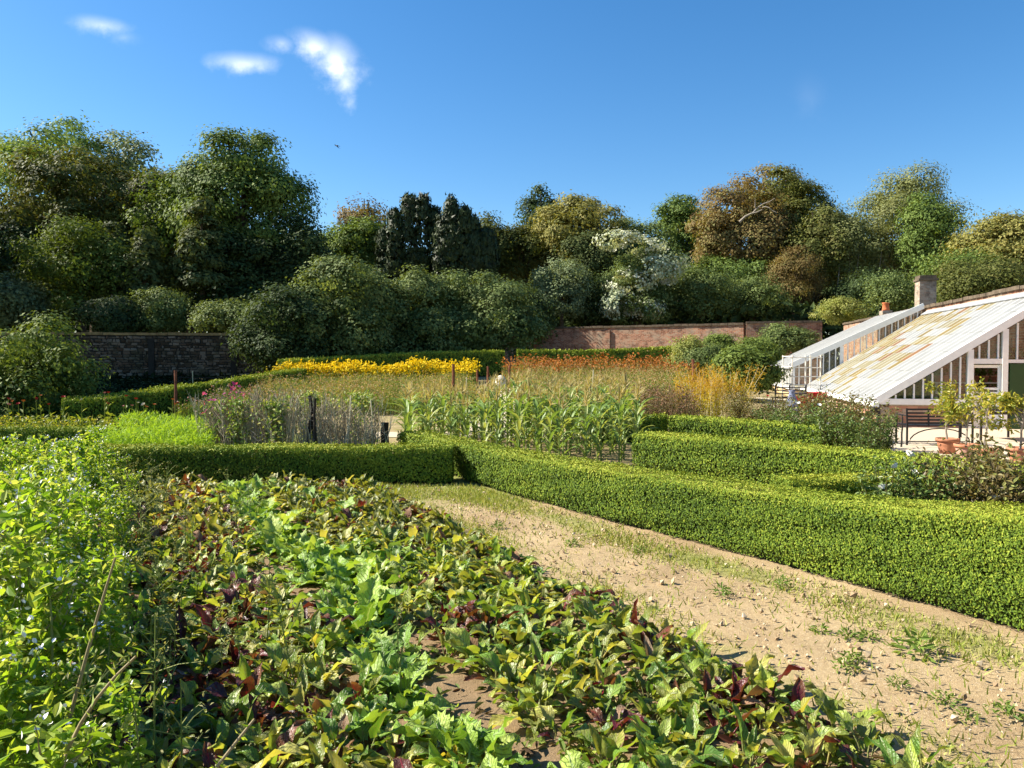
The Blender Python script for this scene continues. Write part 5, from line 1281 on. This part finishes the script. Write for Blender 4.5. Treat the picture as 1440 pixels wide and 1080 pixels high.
# ------------------------------------------------------------------ the vegetable rows in front
def blade_leaf(L, Wd, pet, bend, fold, wave, seed, nseg=6, elev0=0.0, lobes=0, crinkle=.0, cross=2):
    """a leaf with stalk, growing from the origin along +y and arching over; attribute lf = (across, along, is stalk)"""
    r_ = np.random.default_rng(seed); V, Fc, A = [], [], []
    p = np.array([0., 0, 0]); a = 0.0
    # stalk: three-sided
    pr = .05 * Wd + .002; kst = 3
    for i in range(kst):
        t = i / (kst - 1)
        d = np.array([0, math.cos(a), math.sin(a)]); up = np.array([0, -math.sin(a), math.cos(a)])
        for k in range(3):
            an = k * 2.094 + .5; V.append(p + (np.array([math.cos(an), 0, 0]) + up * math.sin(an)) * pr * (1.25 - .35 * t)); A.append((0, 0, 1))
        if i < kst - 1: p = p + d * pet / (kst - 1); a -= bend * .12
    for i in range(kst - 1):
        for k in range(3): Fc.append([i * 3 + k, i * 3 + (k + 1) % 3, i * 3 + 3 + (k + 1) % 3, i * 3 + 3 + k])
    base = len(V); nc = 2 * cross + 1; ph = r_.uniform(0, 6.28, 4)
    for i in range(nseg + 1):
        t = i / nseg
        prof = math.sin(math.pi * min(1, (t * .93 + .07)) ** .75) ** .8 if t < 1 else 0.06
        if lobes: prof *= 1 + .28 * math.sin(t * lobes * 6.28 + ph[3])
        ww = Wd * max(prof, .06)
        d = np.array([0, math.cos(a), math.sin(a)]); up = np.array([0, -math.sin(a), math.cos(a)])
        for k in range(nc):
            u = (k - cross) / cross
            zz = abs(u) * ww * fold * .5 + wave * Wd * abs(u) ** 1.5 * math.sin(t * 9 + ph[0] + (2 if u > 0 else 0)) + r_.normal(0, crinkle * Wd)
            yy = -abs(u) ** 2 * Wd * .12 + wave * Wd * .4 * u * math.sin(t * 7 + ph[1])
            V.append(p + np.array([u * ww / 2, 0, 0]) + up * zz + d * yy); A.append((u, t, 0))
        p = p + d * L / nseg; a -= bend / nseg * (.5 + t)
    for i in range(nseg):
        for k in range(nc - 1):
            b = base + i * nc + k; Fc.append([b, b + 1, b + nc + 1, b + nc])
    return np.array(V), [np.array(Fc)], np.array(A)

def chard_mat(name, cols, vein, transl=.3, rough=.42, spec=.45, blotch=None, veinw=7.0, back=None):
    m = new_mat(name); n = N(m)
    sp_ = n.node('ShaderNodeSeparateXYZ'); n.link(n.attr('lf', 'Vector'), sp_.inputs[0]); u, t, st = sp_.outputs
    r = n.objrand(); c = n.ramp(r, spread(cols))
    nz = n.noise(26, 3, n.coord(), .55)
    c = n.mix(n.math('MULTIPLY', nz, .55), c, n.ramp(n.math('FRACT', n.math('MULTIPLY', r, 7.3)), spread(cols)))
    if blotch:
        bl = n.ramp(n.math('ADD', n.noise(9, 4, n.coord(), .7), n.math('MULTIPLY', n.math('FRACT', n.math('MULTIPLY', r, 13.7)), .3)), [(.62, (0, 0, 0)), (.74, (1, 1, 1))])
        c = n.mix(bl, c, blotch)
    au = n.math('ABSOLUTE', u)
    mid = n.math('MAXIMUM', n.math('SUBTRACT', 1.0, n.math('MULTIPLY', au, veinw)), 0)
    side = n.math('ABSOLUTE', n.math('SUBTRACT', n.math('FRACT', n.math('SUBTRACT', n.math('MULTIPLY', t, 7), n.math('MULTIPLY', au, 2.6))), .5))
    side = n.math('MULTIPLY', n.math('MAXIMUM', n.math('SUBTRACT', 1.0, n.math('MULTIPLY', side, 9)), 0), .55)
    vm = n.math('MAXIMUM', n.math('MAXIMUM', mid, side), st)
    c = n.mix(vm, c, vein)
    bmp = n.bump(n.math('ADD', n.math('MULTIPLY', side, -.8), n.math('MULTIPLY', nz, .9)), 1.0, .012)
    p = n.bsdf(c, rough, spec, bmp); tl = n.node('ShaderNodeBsdfTranslucent'); n.link(n.mix(1.0, c, (1.4, 1.25, .5), 'MULTIPLY'), tl.inputs[0])
    mx = n.node('ShaderNodeMixShader'); mx.inputs[0].default_value = transl; n.link(p, mx.inputs[1]); n.link(tl.outputs[0], mx.inputs[2]); n.out(mx.outputs[0]); return m
RED = (.22, .012, .03)
BEET = {
 'green': chard_mat('beet_green', [(0.070, 0.153, 0.021), (0.125, 0.250, 0.031), (0.195, 0.334, 0.041), (0.307, 0.418, 0.063), (0.418, 0.473, 0.098)], (.24, .26, .09), .36, blotch=(.20, .22, .04)),
 'yellow': chard_mat('beet_yellow', [(0.253, 0.345, 0.040), (0.391, 0.471, 0.069), (0.517, 0.552, 0.127), (0.345, 0.414, 0.057), (0.506, 0.437, 0.092)], (.42, .38, .14), .38, blotch=(.42, .40, .10)),
 'red': chard_mat('beet_red', [(.045, .006, .012), (.075, .010, .018), (.13, .018, .025), (.05, .022, .016), (.09, .03, .02)], RED, .28, blotch=(.16, .07, .03)),
 'brown': chard_mat('beet_brown', [(.20, .11, .055), (.27, .15, .08), (.30, .22, .14), (.18, .08, .035)], (.24, .10, .06), .2, .7, .2),
}
KALE = chard_mat('kale_blade', [(.10, .21, .025), (.19, .34, .035), (.30, .45, .06), (.44, .53, .12)], (.32, .42, .18), .32, .5, .35)
KALEY = chard_mat('kale_yellow', [(.50, .42, .04), (.56, .46, .06), (.46, .40, .05)], (.5, .46, .2), .3, .5, .3)
KALEP = chard_mat('turnip_blade', [(.15, .28, .03), (.22, .37, .035), (.30, .43, .05), (.36, .45, .07)], (.40, .48, .2), .48, .5, .3)
def leaf_set(specs, mats, seed):
    out = {}
    for k, m in mats.items():
        L_ = []
        for i, s in enumerate(specs):
            V, f, A = blade_leaf(seed=seed + i, **s); me = mesh_np('leaf', V, f, {'lf': ('POINT', A)}, True); me.materials.append(m); L_.append(me)
        out[k] = L_
    return out
BL = leaf_set([dict(L=0.146, Wd=0.068, pet=.09, bend=1.0, fold=.35, wave=0.125, crinkle=0.042), dict(L=0.168, Wd=0.084, pet=.10, bend=1.5, fold=.2, wave=0.175, crinkle=0.049), dict(L=0.123, Wd=0.072, pet=.07, bend=.7, fold=.5, wave=0.150, crinkle=0.042, lobes=2),
               dict(L=0.190, Wd=0.080, pet=.12, bend=1.9, fold=.25, wave=0.175, crinkle=0.049), dict(L=0.123, Wd=0.060, pet=.08, bend=2.3, fold=.7, wave=0.200, crinkle=0.056), dict(L=0.168, Wd=0.060, pet=.10, bend=.5, fold=.7, wave=0.150, crinkle=0.042)], BEET, 100)
KL = leaf_set([dict(L=.24, Wd=.17, pet=.09, bend=1.0, fold=.3, wave=.16, lobes=5, crinkle=.045, nseg=10), dict(L=.21, Wd=.19, pet=.08, bend=1.5, fold=.2, wave=.19, lobes=4, crinkle=.05, nseg=10),
               dict(L=.27, Wd=.16, pet=.10, bend=.8, fold=.5, wave=.16, lobes=6, crinkle=.045, nseg=10), dict(L=.18, Wd=.15, pet=.07, bend=2.0, fold=.3, wave=.18, lobes=4, crinkle=.05, nseg=10)], {'kale': KALE, 'yellow': KALEY}, 200)
TL = leaf_set([dict(L=.17, Wd=.13, pet=.06, bend=1.2, fold=.3, wave=.09, lobes=2, crinkle=.02), dict(L=.13, Wd=.10, pet=.05, bend=1.6, fold=.3, wave=.08, crinkle=.02), dict(L=.20, Wd=.13, pet=.08, bend=.8, fold=.4, wave=.1, lobes=3, crinkle=.02),
               dict(L=.09, Wd=.06, pet=.03, bend=1.0, fold=.4, wave=.08)], {'leaf': KALEP}, 300)

rl = random.Random(21)
def ground_z(x, y): return float(g(x, y)) + .012
def set_leaves(t, pick, n, e0, e1, s0, s1, spreadr=.02, name='leaf'):
    a0 = rl.uniform(0, 6.28)
    for i in range(n):
        a = a0 + i * 2.4 + rl.gauss(0, .3); e = R(e0 + (e1 - e0) * (i / max(1, n - 1)) + rl.gauss(0, 7)); s = rl.uniform(s0, s1)
        put(name, pick(), None, t, (math.sin(-a) * spreadr, math.cos(a) * spreadr, 0), (e, rl.gauss(0, .25), a), s)
def joined(parts_, name):
    """several placed leaves welded into one mesh (for plants too far off to pick leaves apart)"""
    Vs, Fs, As, n = [], [], [], 0
    mats = []; mi = []
    for me, M in parts_:
        k = len(me.vertices); co = np.empty(k * 3); me.vertices.foreach_get('co', co); co = co.reshape(-1, 3)
        M = np.array(M); Vs.append(co @ M[:3, :3].T + M[:3, 3])
        nf = len(me.polygons); pm_ = np.empty(nf, np.int32); me.polygons.foreach_get('material_index', pm_); ix = np.empty(nf * 4, np.int32); me.polygons.foreach_get('vertices', ix); Fs.append(ix.reshape(-1, 4) + n); n += k
        at = np.empty(k * 3, np.float32); me.attributes['lf'].data.foreach_get('vector', at); As.append(at.reshape(-1, 3))
        for m in me.materials:
            if m not in mats: mats.append(m)
        mi.append(np.array([mats.index(m) for m in me.materials], np.int32)[pm_])
    me = mesh_np(name, np.concatenate(Vs), [np.concatenate(Fs)], {'lf': ('POINT', np.concatenate(As))}, True)
    for m in mats: me.materials.append(m)
    me.polygons.foreach_set('material_index', np.concatenate(mi)); return me
KINDS_B = {'green': [.82, .16, .015, .005], 'mixed': [.66, .20, .11, .03], 'red': [.24, .14, .56, .06], 'yellow': [.42, .47, .03, .08]}
def picker(kind):
    w = KINDS_B[kind]; ks = ('green', 'yellow', 'red', 'brown')
    return lambda: rl.choice(BL[rl.choices(ks, w)[0]])
def far_foliage(kind, n=19):
    ps = []; pk = picker(kind); a0 = rl.uniform(0, 6.28)
    for i in range(n):
        a = a0 + i * 2.4 + rl.gauss(0, .3); e = R(25 + 60 * i / n + rl.gauss(0, 7)); s = rl.uniform(.5, .95)
        ps.append((pk(), Matrix.LocRotScale(Vector((rl.gauss(0, .02), rl.gauss(0, .02), 0)), Euler((e, rl.gauss(0, .25), a)), Vector((s, s, s)))))
    return joined(ps, 'foliage')
FARF = {k: [far_foliage(k) for _ in range(4)] for k in KINDS_B}
def beets():
    rows = [(w_, 'left') for w_ in (.12, .32, .52, .72, .92)] + [(w_, 'right') for w_ in (1.66, 1.86, 2.06, 2.26, 2.48, 2.71)]
    hue = {'green': 'green leaved', 'mixed': 'green and burgundy', 'red': 'dark burgundy leaved', 'yellow': 'yellowing'}
    spots = []
    for w, side in rows:
        v = 1.2 + rl.uniform(0, .2)
        while v < 11:
            v += rl.uniform(.14, .20)
            x, y = bed(w + rl.gauss(0, .045), v)
            if y < 2.35 or y > 9.75 or abs(x) > .68 * y + .4: continue
            if side == 'left' and abs(w - .92) < .1 and 5.2 < y < 6.6 and rl.random() < .85: continue
            spots.append((y, x, w, side))
    spots.sort(); rest = []
    for i, (y, x, w, side) in enumerate(spots):
        if side == 'left': k = rl.choices(['green', 'mixed', 'red', 'yellow'], [.20, .32, .36, .12] if w > .4 else [.24, .38, .34, .04])[0]
        else: k = rl.choices(['green', 'mixed', 'red', 'yellow'], [.58, .30, .08, .04])[0]
        sc = rl.uniform(.80, 1.14) * (1.04 if side == 'left' else 1.0) * (.94 if y < 3.4 else 1)
        z = ground_z(x, y); rz = rl.uniform(0, 6.3)
        if i >= 299:
            rest.append((rl.choice(FARF[k]), Matrix.LocRotScale(Vector((x, y, z)), Euler((0, 0, rz)), Vector((sc, sc, sc))))); continue
        far_ = y > 5.0
        row = ('in the row beside the tall bolting crop' if w < .2 else 'in the row just left of the kale' if w > .85 else 'in the middle of the left bed') if side == 'left' else ('in the row just right of the kale' if w < 1.75 else 'in the row edging the bare path' if w > 2.55 else 'in the middle of the right bed')
        lab = f'{hue[k]} beetroot {row}, ' + ('near end' if y < 3.9 else 'midway' if y < 5.6 else 'far end')
        t = thing('beetroot_plant', lab, 'beetroot', (x, y, z), rz, lab)
        if far_: put('foliage', rl.choice(FARF[k]), None, t, scale=sc)
        else: set_leaves(t, picker(k), rl.choice([15, 16, 17]), 18, 84, .42 * sc, 1.0 * sc)
    tag(put('beetroot_rows', joined(rest, 'beetroot_rows')), 'farthest beetroots growing densely before the dark hedge', None, None, 'stuff')
beets()
def kale():
    v = 1.5; i = 0
    while v < 10.4:
        v += rl.choice([.2, .24, .3])
        x, y = bed(1.29 + .10 * math.sin(v * 1.3) + rl.gauss(0, .09), v)
        if y < 2.3 or y > 9.6: continue
        if 4.9 < y < 5.3: pass
        big = 1.05 if y > 4.5 else .9
        lab = 'blue green kale plant in the middle row' + (' at the near end with a yellow leaf' if y < 4.2 else ' in the middle of the row' if y < 6.5 else ' at the far end by the dark hedge')
        t = thing('kale_plant', lab, 'kale', (x, y, ground_z(x, y)), rl.uniform(0, 6.3), 'kale plants in the row')
        yl = .22 if y < 4.6 else .05
        set_leaves(t, lambda: rl.choice(KL['kale']), rl.choice([13, 15, 17]), 12, 80, .52 * big, .92 * big, .06)
        for q in range(2 if rl.random() < yl * 3 else 0): put('leaf', rl.choice(KL['yellow']), None, t, (rl.gauss(0, .04), rl.gauss(0, .04), .02), (R(rl.uniform(8, 24)), rl.gauss(0, .3), rl.uniform(0, 6.28)), rl.uniform(.6, .9))['label'] = 'fading yellow leaf'
        i += 1
    # a second, thinner line on the left where the row widens
    for (x, y) in [(-.95, 5.9), (-1.75, 7.6), (-2.25, 8.5), (-2.7, 9.1), (-3.3, 9.3)]:
        t = thing('kale_plant', 'blue green kale plant set beside the middle row among the beetroots', 'kale', (x, y, ground_z(x, y)), rl.uniform(0, 6.3), 'kale plants beside the row')
        set_leaves(t, lambda: rl.choice(KL['kale']), 9, 18, 74, .75, 1.1, .03)
kale()
# bolting weeds rising thinly among the left beetroots
def wisps():
    m = leaf_mat('wisp', [(.12, .18, .04), (.22, .27, .07), (.34, .34, .14), (.42, .38, .2)], .3, .7, .15)
    ms = []
    for k in range(4):
        nb = NB(); r_ = np.random.default_rng(70 + k)
        e = np.array([r_.normal(0, .07), r_.normal(0, .07), r_.uniform(.45, .66)]); nb.tube([(0, 0, 0), e * .5 + r_.normal(0, .01, 3), e], [.0045, .0035, .0015], 4, .3)
        for j in range(7):
            s = e * r_.uniform(.35, .95); b = s + np.array([r_.normal(0, .07), r_.normal(0, .07), r_.uniform(.05, .13)]); nb.tube([s, (s + b) / 2 + [0, 0, .01], b], [.0025, .002, .001], 3, .5)
            nb.leaves(b[None] + r_.normal(0, .012, (5, 3)), r_.normal(0, 1, (5, 3)), r_.normal(0, 1, (5, 3)), .022, .014, LEAF, r_.uniform(.4, 1, 5))
            nb.leaves(s[None], np.array([[0, .3, 1.0]]), r_.normal(0, 1, (1, 3)), .06, .022, LEAF, np.array([.3]))
        me = nb.mesh('stem'); me.materials.append(m); ms.append(me)
    spots = [(.15 + rl.gauss(0, .14), v) for v in np.arange(2.6, 10.4, .22)] + [(rl.uniform(.3, 1.2), rl.uniform(3, 10)) for _ in range(16)]
    for w, v in spots:
        x, y = bed(w, v)
        if y < 2.4 or y > 9.7: continue
        t = thing('bolted_weed', 'thin bolted weed standing up among the left beetroots', 'weed', (x, y, ground_z(x, y)), rl.uniform(0, 6.28), 'thin weeds among the left beetroots'); put('stem', rl.choice(ms), None, t, scale=rl.uniform(.75, 1.15))
wisps()

# the tall bolting crop on the left
STEMM = leaf_mat('crop_stem', [(.20, .24, .06), (.30, .30, .10), (.36, .30, .16), (.30, .20, .14)], .15, .7, .2)
SMALLL = leaf_mat('crop_leaf', [(.12, .24, .02), (.21, .36, .028), (.30, .44, .04), (.38, .48, .07), (.48, .52, .16)], .5, .5, .25)
PETAL = plain('pale_petal', (.80, .77, .76), .6, .2, .12, 30)
def crop():
    protos = []
    for k in range(6):
        r_ = np.random.default_rng(500 + k); st, lf, fl = NB(), NB(), NB(); H = r_.uniform(.72, .95)
        top = np.array([r_.normal(0, .08), r_.normal(0, .08), H]); tt = np.linspace(0, 1, 6)[:, None]; trunk = top * tt + np.sin(tt * 3.1) * r_.normal(0, .05, 3) * [1, 1, 0]
        st.tube(trunk, np.linspace(.010, .004, 6), 5, .3)
        for j in range(11):
            f = r_.uniform(.25, .92); s = top * f; a = r_.uniform(0, 6.28); ln = r_.uniform(.15, .34) * (1.15 - f * .5); e = s + np.array([math.cos(a) * ln * .75, math.sin(a) * ln * .75, ln * r_.uniform(.5, 1.0)])
            e[2] = min(e[2], H * 1.12)
            mid = (s + e) / 2 + [math.cos(a) * .03, math.sin(a) * .03, -.01]; st.tube([s, mid, e], [.0045, .0035, .0018], 4, r_.random())
            m = 9; c = s + (e - s) * r_.uniform(.25, 1.05, m)[:, None] + r_.normal(0, .025, (m, 3)); lf.leaves(c, r_.normal(0, .6, (m, 3)) + (0, 0, .7), r_.normal(0, 1, (m, 3)) + (0, 0, .2), .065 * r_.uniform(.5, 1.4, m), .045, OVAL, r_.random(m))
            m = 5; c = e + r_.normal(0, .02, (m, 3)); 
            if r_.random() < .5: fl.leaves(c, r_.normal(0, .7, (m, 3)) + (0, 0, .6), r_.normal(0, 1, (m, 3)), .026, .024, OVAL, r_.random(m))
            m = 8; c = s + (e - s) * r_.uniform(.5, 1.1, m)[:, None]; lf.leaves(c, r_.normal(0, 1, (m, 3)), r_.normal(0, .8, (m, 3)) + (0, 0, .7), .035, .010, LEAF, r_.uniform(.5, 1, m))
        m = 170; f = r_.random(m) ** .8; c = top * f[:, None] + np.stack([r_.normal(0, .11, m) * (1.15 - f), r_.normal(0, .11, m) * (1.15 - f), r_.normal(0, .02, m)], -1)
        lf.leaves(c, r_.normal(0, .5, (m, 3)) + (0, 0, .8), r_.normal(0, 1, (m, 3)), (.10 - .045 * f) * r_.uniform(.6, 1.35, m), (.075 - .035 * f), OVAL, r_.random(m))
        fl.leaves(top[None] + r_.normal(0, .02, (6, 3)), r_.normal(0, .7, (6, 3)) + (0, 0, .6), r_.normal(0, 1, (6, 3)), .02, .018, OVAL, r_.random(6))
        a, b, c = st.mesh('stem'), lf.mesh('foliage'), fl.mesh('flower'); a.materials.append(STEMM); b.materials.append(SMALLL); c.materials.append(PETAL); protos.append((a, b, c))
    n = 0
    for v in np.arange(1.0, 11.2, .30):
        for w in np.arange(-4.6, .12, .29):
            x, y = bed(w + rl.gauss(0, .07) - (.12 if w > -.4 else 0), v + rl.gauss(0, .07))
            if y < 1.5 or y > 9.75 or x < -.70 * y - .35 or x > -.46 * y + .42: continue
            edge = w > -.22
            near = y < 3.3
            sc = rl.uniform(.78, 1.08) * (.72 if edge else 1.0) * (.86 if y < 3 else .82 if y > 5.6 else .92 if y > 4.6 else 1.0)
            lab = 'bolting green leaf crop plant ' + ('on the shaded edge beside the beetroots' if edge else 'with pale lilac flowers at the near left' if near else 'in the middle of the tall left patch' if y < 6.2 else 'at the far end of the tall left patch')
            lab += ', frontmost' if y < 2.4 else ', second band' if y < 4.2 else ', third band' if y < 5.2 else ', fourth band' if y < 7.2 else ', hindmost' if y > 8.4 else ', fifth band'
            t = thing('bolting_crop', lab, 'leaf crop', (x, y, ground_z(x, y)), rl.uniform(0, 6.3), lab)
            a, b, c = rl.choice(protos)
            put('stem', a, None, t, scale=sc); tag(put('foliage', b, None, t, scale=sc), kind='stuff'); tag(put('flower', c, None, t, scale=sc), kind='stuff')
            if y < 4.2:
                for i in range(10 if near else 6):
                    hh = rl.uniform(.12, .62) * sc; az = rl.uniform(0, 6.28)
                    put('leaf', rl.choice(TL['leaf']), None, t, (math.cos(az) * .03, math.sin(az) * .03, hh), (R(rl.uniform(5, 50)), rl.gauss(0, .3), az), rl.uniform(.5, .9))
            n += 1
    print('crop', n)
crop()
# long arching stems in the near left corner
def arching():
    for i, (a, b, c, lab) in enumerate([((-1.35, 2.15, .2), (-1.28, 2.1, .62), (-1.0, 2.02, .86), 'long pale arching seed stem in the near left corner'),
                                   ((-.98, 1.95, .28), (-.86, 1.98, .48), (-.68, 2.0, .70), 'brown arching seed stem low in the near left corner'),
                                   ((-1.55, 2.6, .3), (-1.42, 2.55, .7), (-1.30, 2.5, 1.0), 'brown upright seed stem in the near left patch')]):
        a, b, c = map(np.array, (a, b, c)); tt = np.linspace(0, 1, 9)[:, None]; pts = a * (1 - tt) ** 2 + 2 * b * tt * (1 - tt) + c * tt ** 2
        nb = NB(); nb.tube(np.vstack([[a[0] - .04, a[1], 0.0], pts]), np.linspace(.008, .0035, 10), 6, .75); t = thing('seed_stem', lab, 'stem', (a[0] - .04, a[1], 0)); part(nb, 'stem', STEMM, t, True)
        lf = NB(); m = 26; k = rng.integers(4, 9, m); p = pts[k] + rng.normal(0, .022, (m, 3)); lf.leaves(p, rng.normal(0, 1, (m, 3)), rng.normal(0, 1, (m, 3)) + (0, 0, .4), .035 * rng.uniform(.6, 1.5, m), .014, LEAF, rng.uniform(.3, 1, m)); tag(part(lf, 'buds', SMALLL, t), kind='stuff')
arching()

# withered leaves lying between the beetroots
def litter():
    n = 5200; v = rng.uniform(1.5, 11, n); w = rng.uniform(-.1, 2.85, n); x = w * BW[0] + v * BV[0]; y = w * BW[1] + v * BV[1]
    ok = (y > 2.2) & (y < 9.7); x, y = x[ok], y[ok]; n = len(x)
    q = NB(); q.leaves(np.stack([x, y, g(x, y) + rng.uniform(.015, .05, n)], -1), rng.normal(0, .35, (n, 3)) + (0, 0, 1), rng.normal(0, 1, (n, 3)), rng.uniform(.03, .09, n), rng.uniform(.02, .05, n), OVAL)
    tag(put('leaf_litter', q.mesh('leaf_litter'), leaf_mat('litter', [(.05, .03, .02), (.14, .085, .04), (.26, .17, .07), (.08, .12, .02), (.14, .20, .03), (.10, .02, .02)], .15, .7, .2)), kind='stuff')
litter()
# weeds and grass on the bare path
def path_plants():
    gm = leaf_mat('path_grass', [(.17, .23, .035), (.26, .31, .05), (.36, .36, .10), (.46, .42, .17)], .3, .7, .15)
    n = 38000; y = rng.uniform(3.0, 10.0, n); w0 = 2.85
    xf = main_hedge_front(y) - .04; xb = (w0 - y * BW[1]) / BW[0]; u = rng.random(n); x = xb + (xf - xb) * u
    dens = .12 + .9 * np.exp(-((xf - x - .45) / .30) ** 2) + .5 * np.exp(-((x - xb - .25) / .14) ** 2) + .8 * sstep(8.0, 9.6, y)
    pat = .5 + .5 * np.sin(x * 2.9 + y * 1.7) * np.sin(y * 2.3 - x * 1.1); ok = rng.random(n) < dens * (.15 + .85 * pat); x, y = x[ok], y[ok]; n = len(x)
    nb = NB(); nb.leaves(np.stack([x, y, g(x, y) + .005], -1), np.stack([rng.normal(0, 1, n), rng.normal(0, 1, n), np.full(n, .4)], -1), np.stack([rng.normal(0, .7, n), rng.normal(0, .7, n), np.ones(n)], -1), rng.uniform(.02, .065, n), .009, BLADE)
    tag(put('path_grass', nb.mesh('path_grass'), gm), kind='stuff')
    wm = leaf_mat('weed_leaf', [(.10, .17, .03), (.17, .25, .045), (.25, .31, .07)], .35, .55, .25); ms = []
    for k in range(3):
        q = NB(); m = 60; f = rng.random(m); a = rng.uniform(0, 6.28, m); rr = .09 * rng.random(m)
        q.leaves(np.stack([np.cos(a) * rr, np.sin(a) * rr, .10 * f * (1 - rr / .13)], -1), rng.normal(0, .5, (m, 3)) + (0, 0, .8), np.stack([np.cos(a), np.sin(a), rng.uniform(0, 1, m)], -1), .05 * rng.uniform(.5, 1.3, m), .024, OVAL); me = q.mesh('foliage'); me.materials.append(wm); ms.append(me)
    for px, py, s, lab in [(1297, 925, 1.7, 'tallest leafy weed on the bare path'), (1205, 938, .9, 'small weed left of the tallest path weed'), (1198, 905, 1.0, 'flat weed in the middle of the bare path'), (1160, 898, 1.0, 'low weed near the middle of the bare path'),
                           (1225, 905, .8, 'small spreading weed beside the flat path weed'), (1195, 948, .8, 'tiny weed in front of the flat path weed'), (1270, 972, .8, 'small weed near the beet rows on the path'), (1335, 996, .9, 'grassy weed at the near end of the path'), (1424, 1015, 1.0, 'weed at the right edge of the near path'),
                           (1368, 1018, .7, 'tiny weed beside the right edge weed'), (1018, 840, .9, 'weed on the path beside the chard clump'), (1105, 828, .9, 'pale weed under the long hedge'), (805, 770, .9, 'weed in the grassy far half of the path'), (900, 730 + 50, .8, 'weed at the hedge foot in the far half of the path'), (700, 745, .8, 'weed beside the far beetroots on the path')]:
        d = 1.65 / ((py - 505) / F_PX); x = PX(px, d); t = thing('path_weed', lab, 'weed', (x, d, ground_z(x, d) - .005), rl.uniform(0, 6)); put('foliage', rl.choice(ms), None, t, scale=s * rl.uniform(.65, .85))
path_plants()
print('objects', len(bpy.data.objects), 'tris', sum(len(m.loops) - 2 * len(m.polygons) for m in bpy.data.meshes))
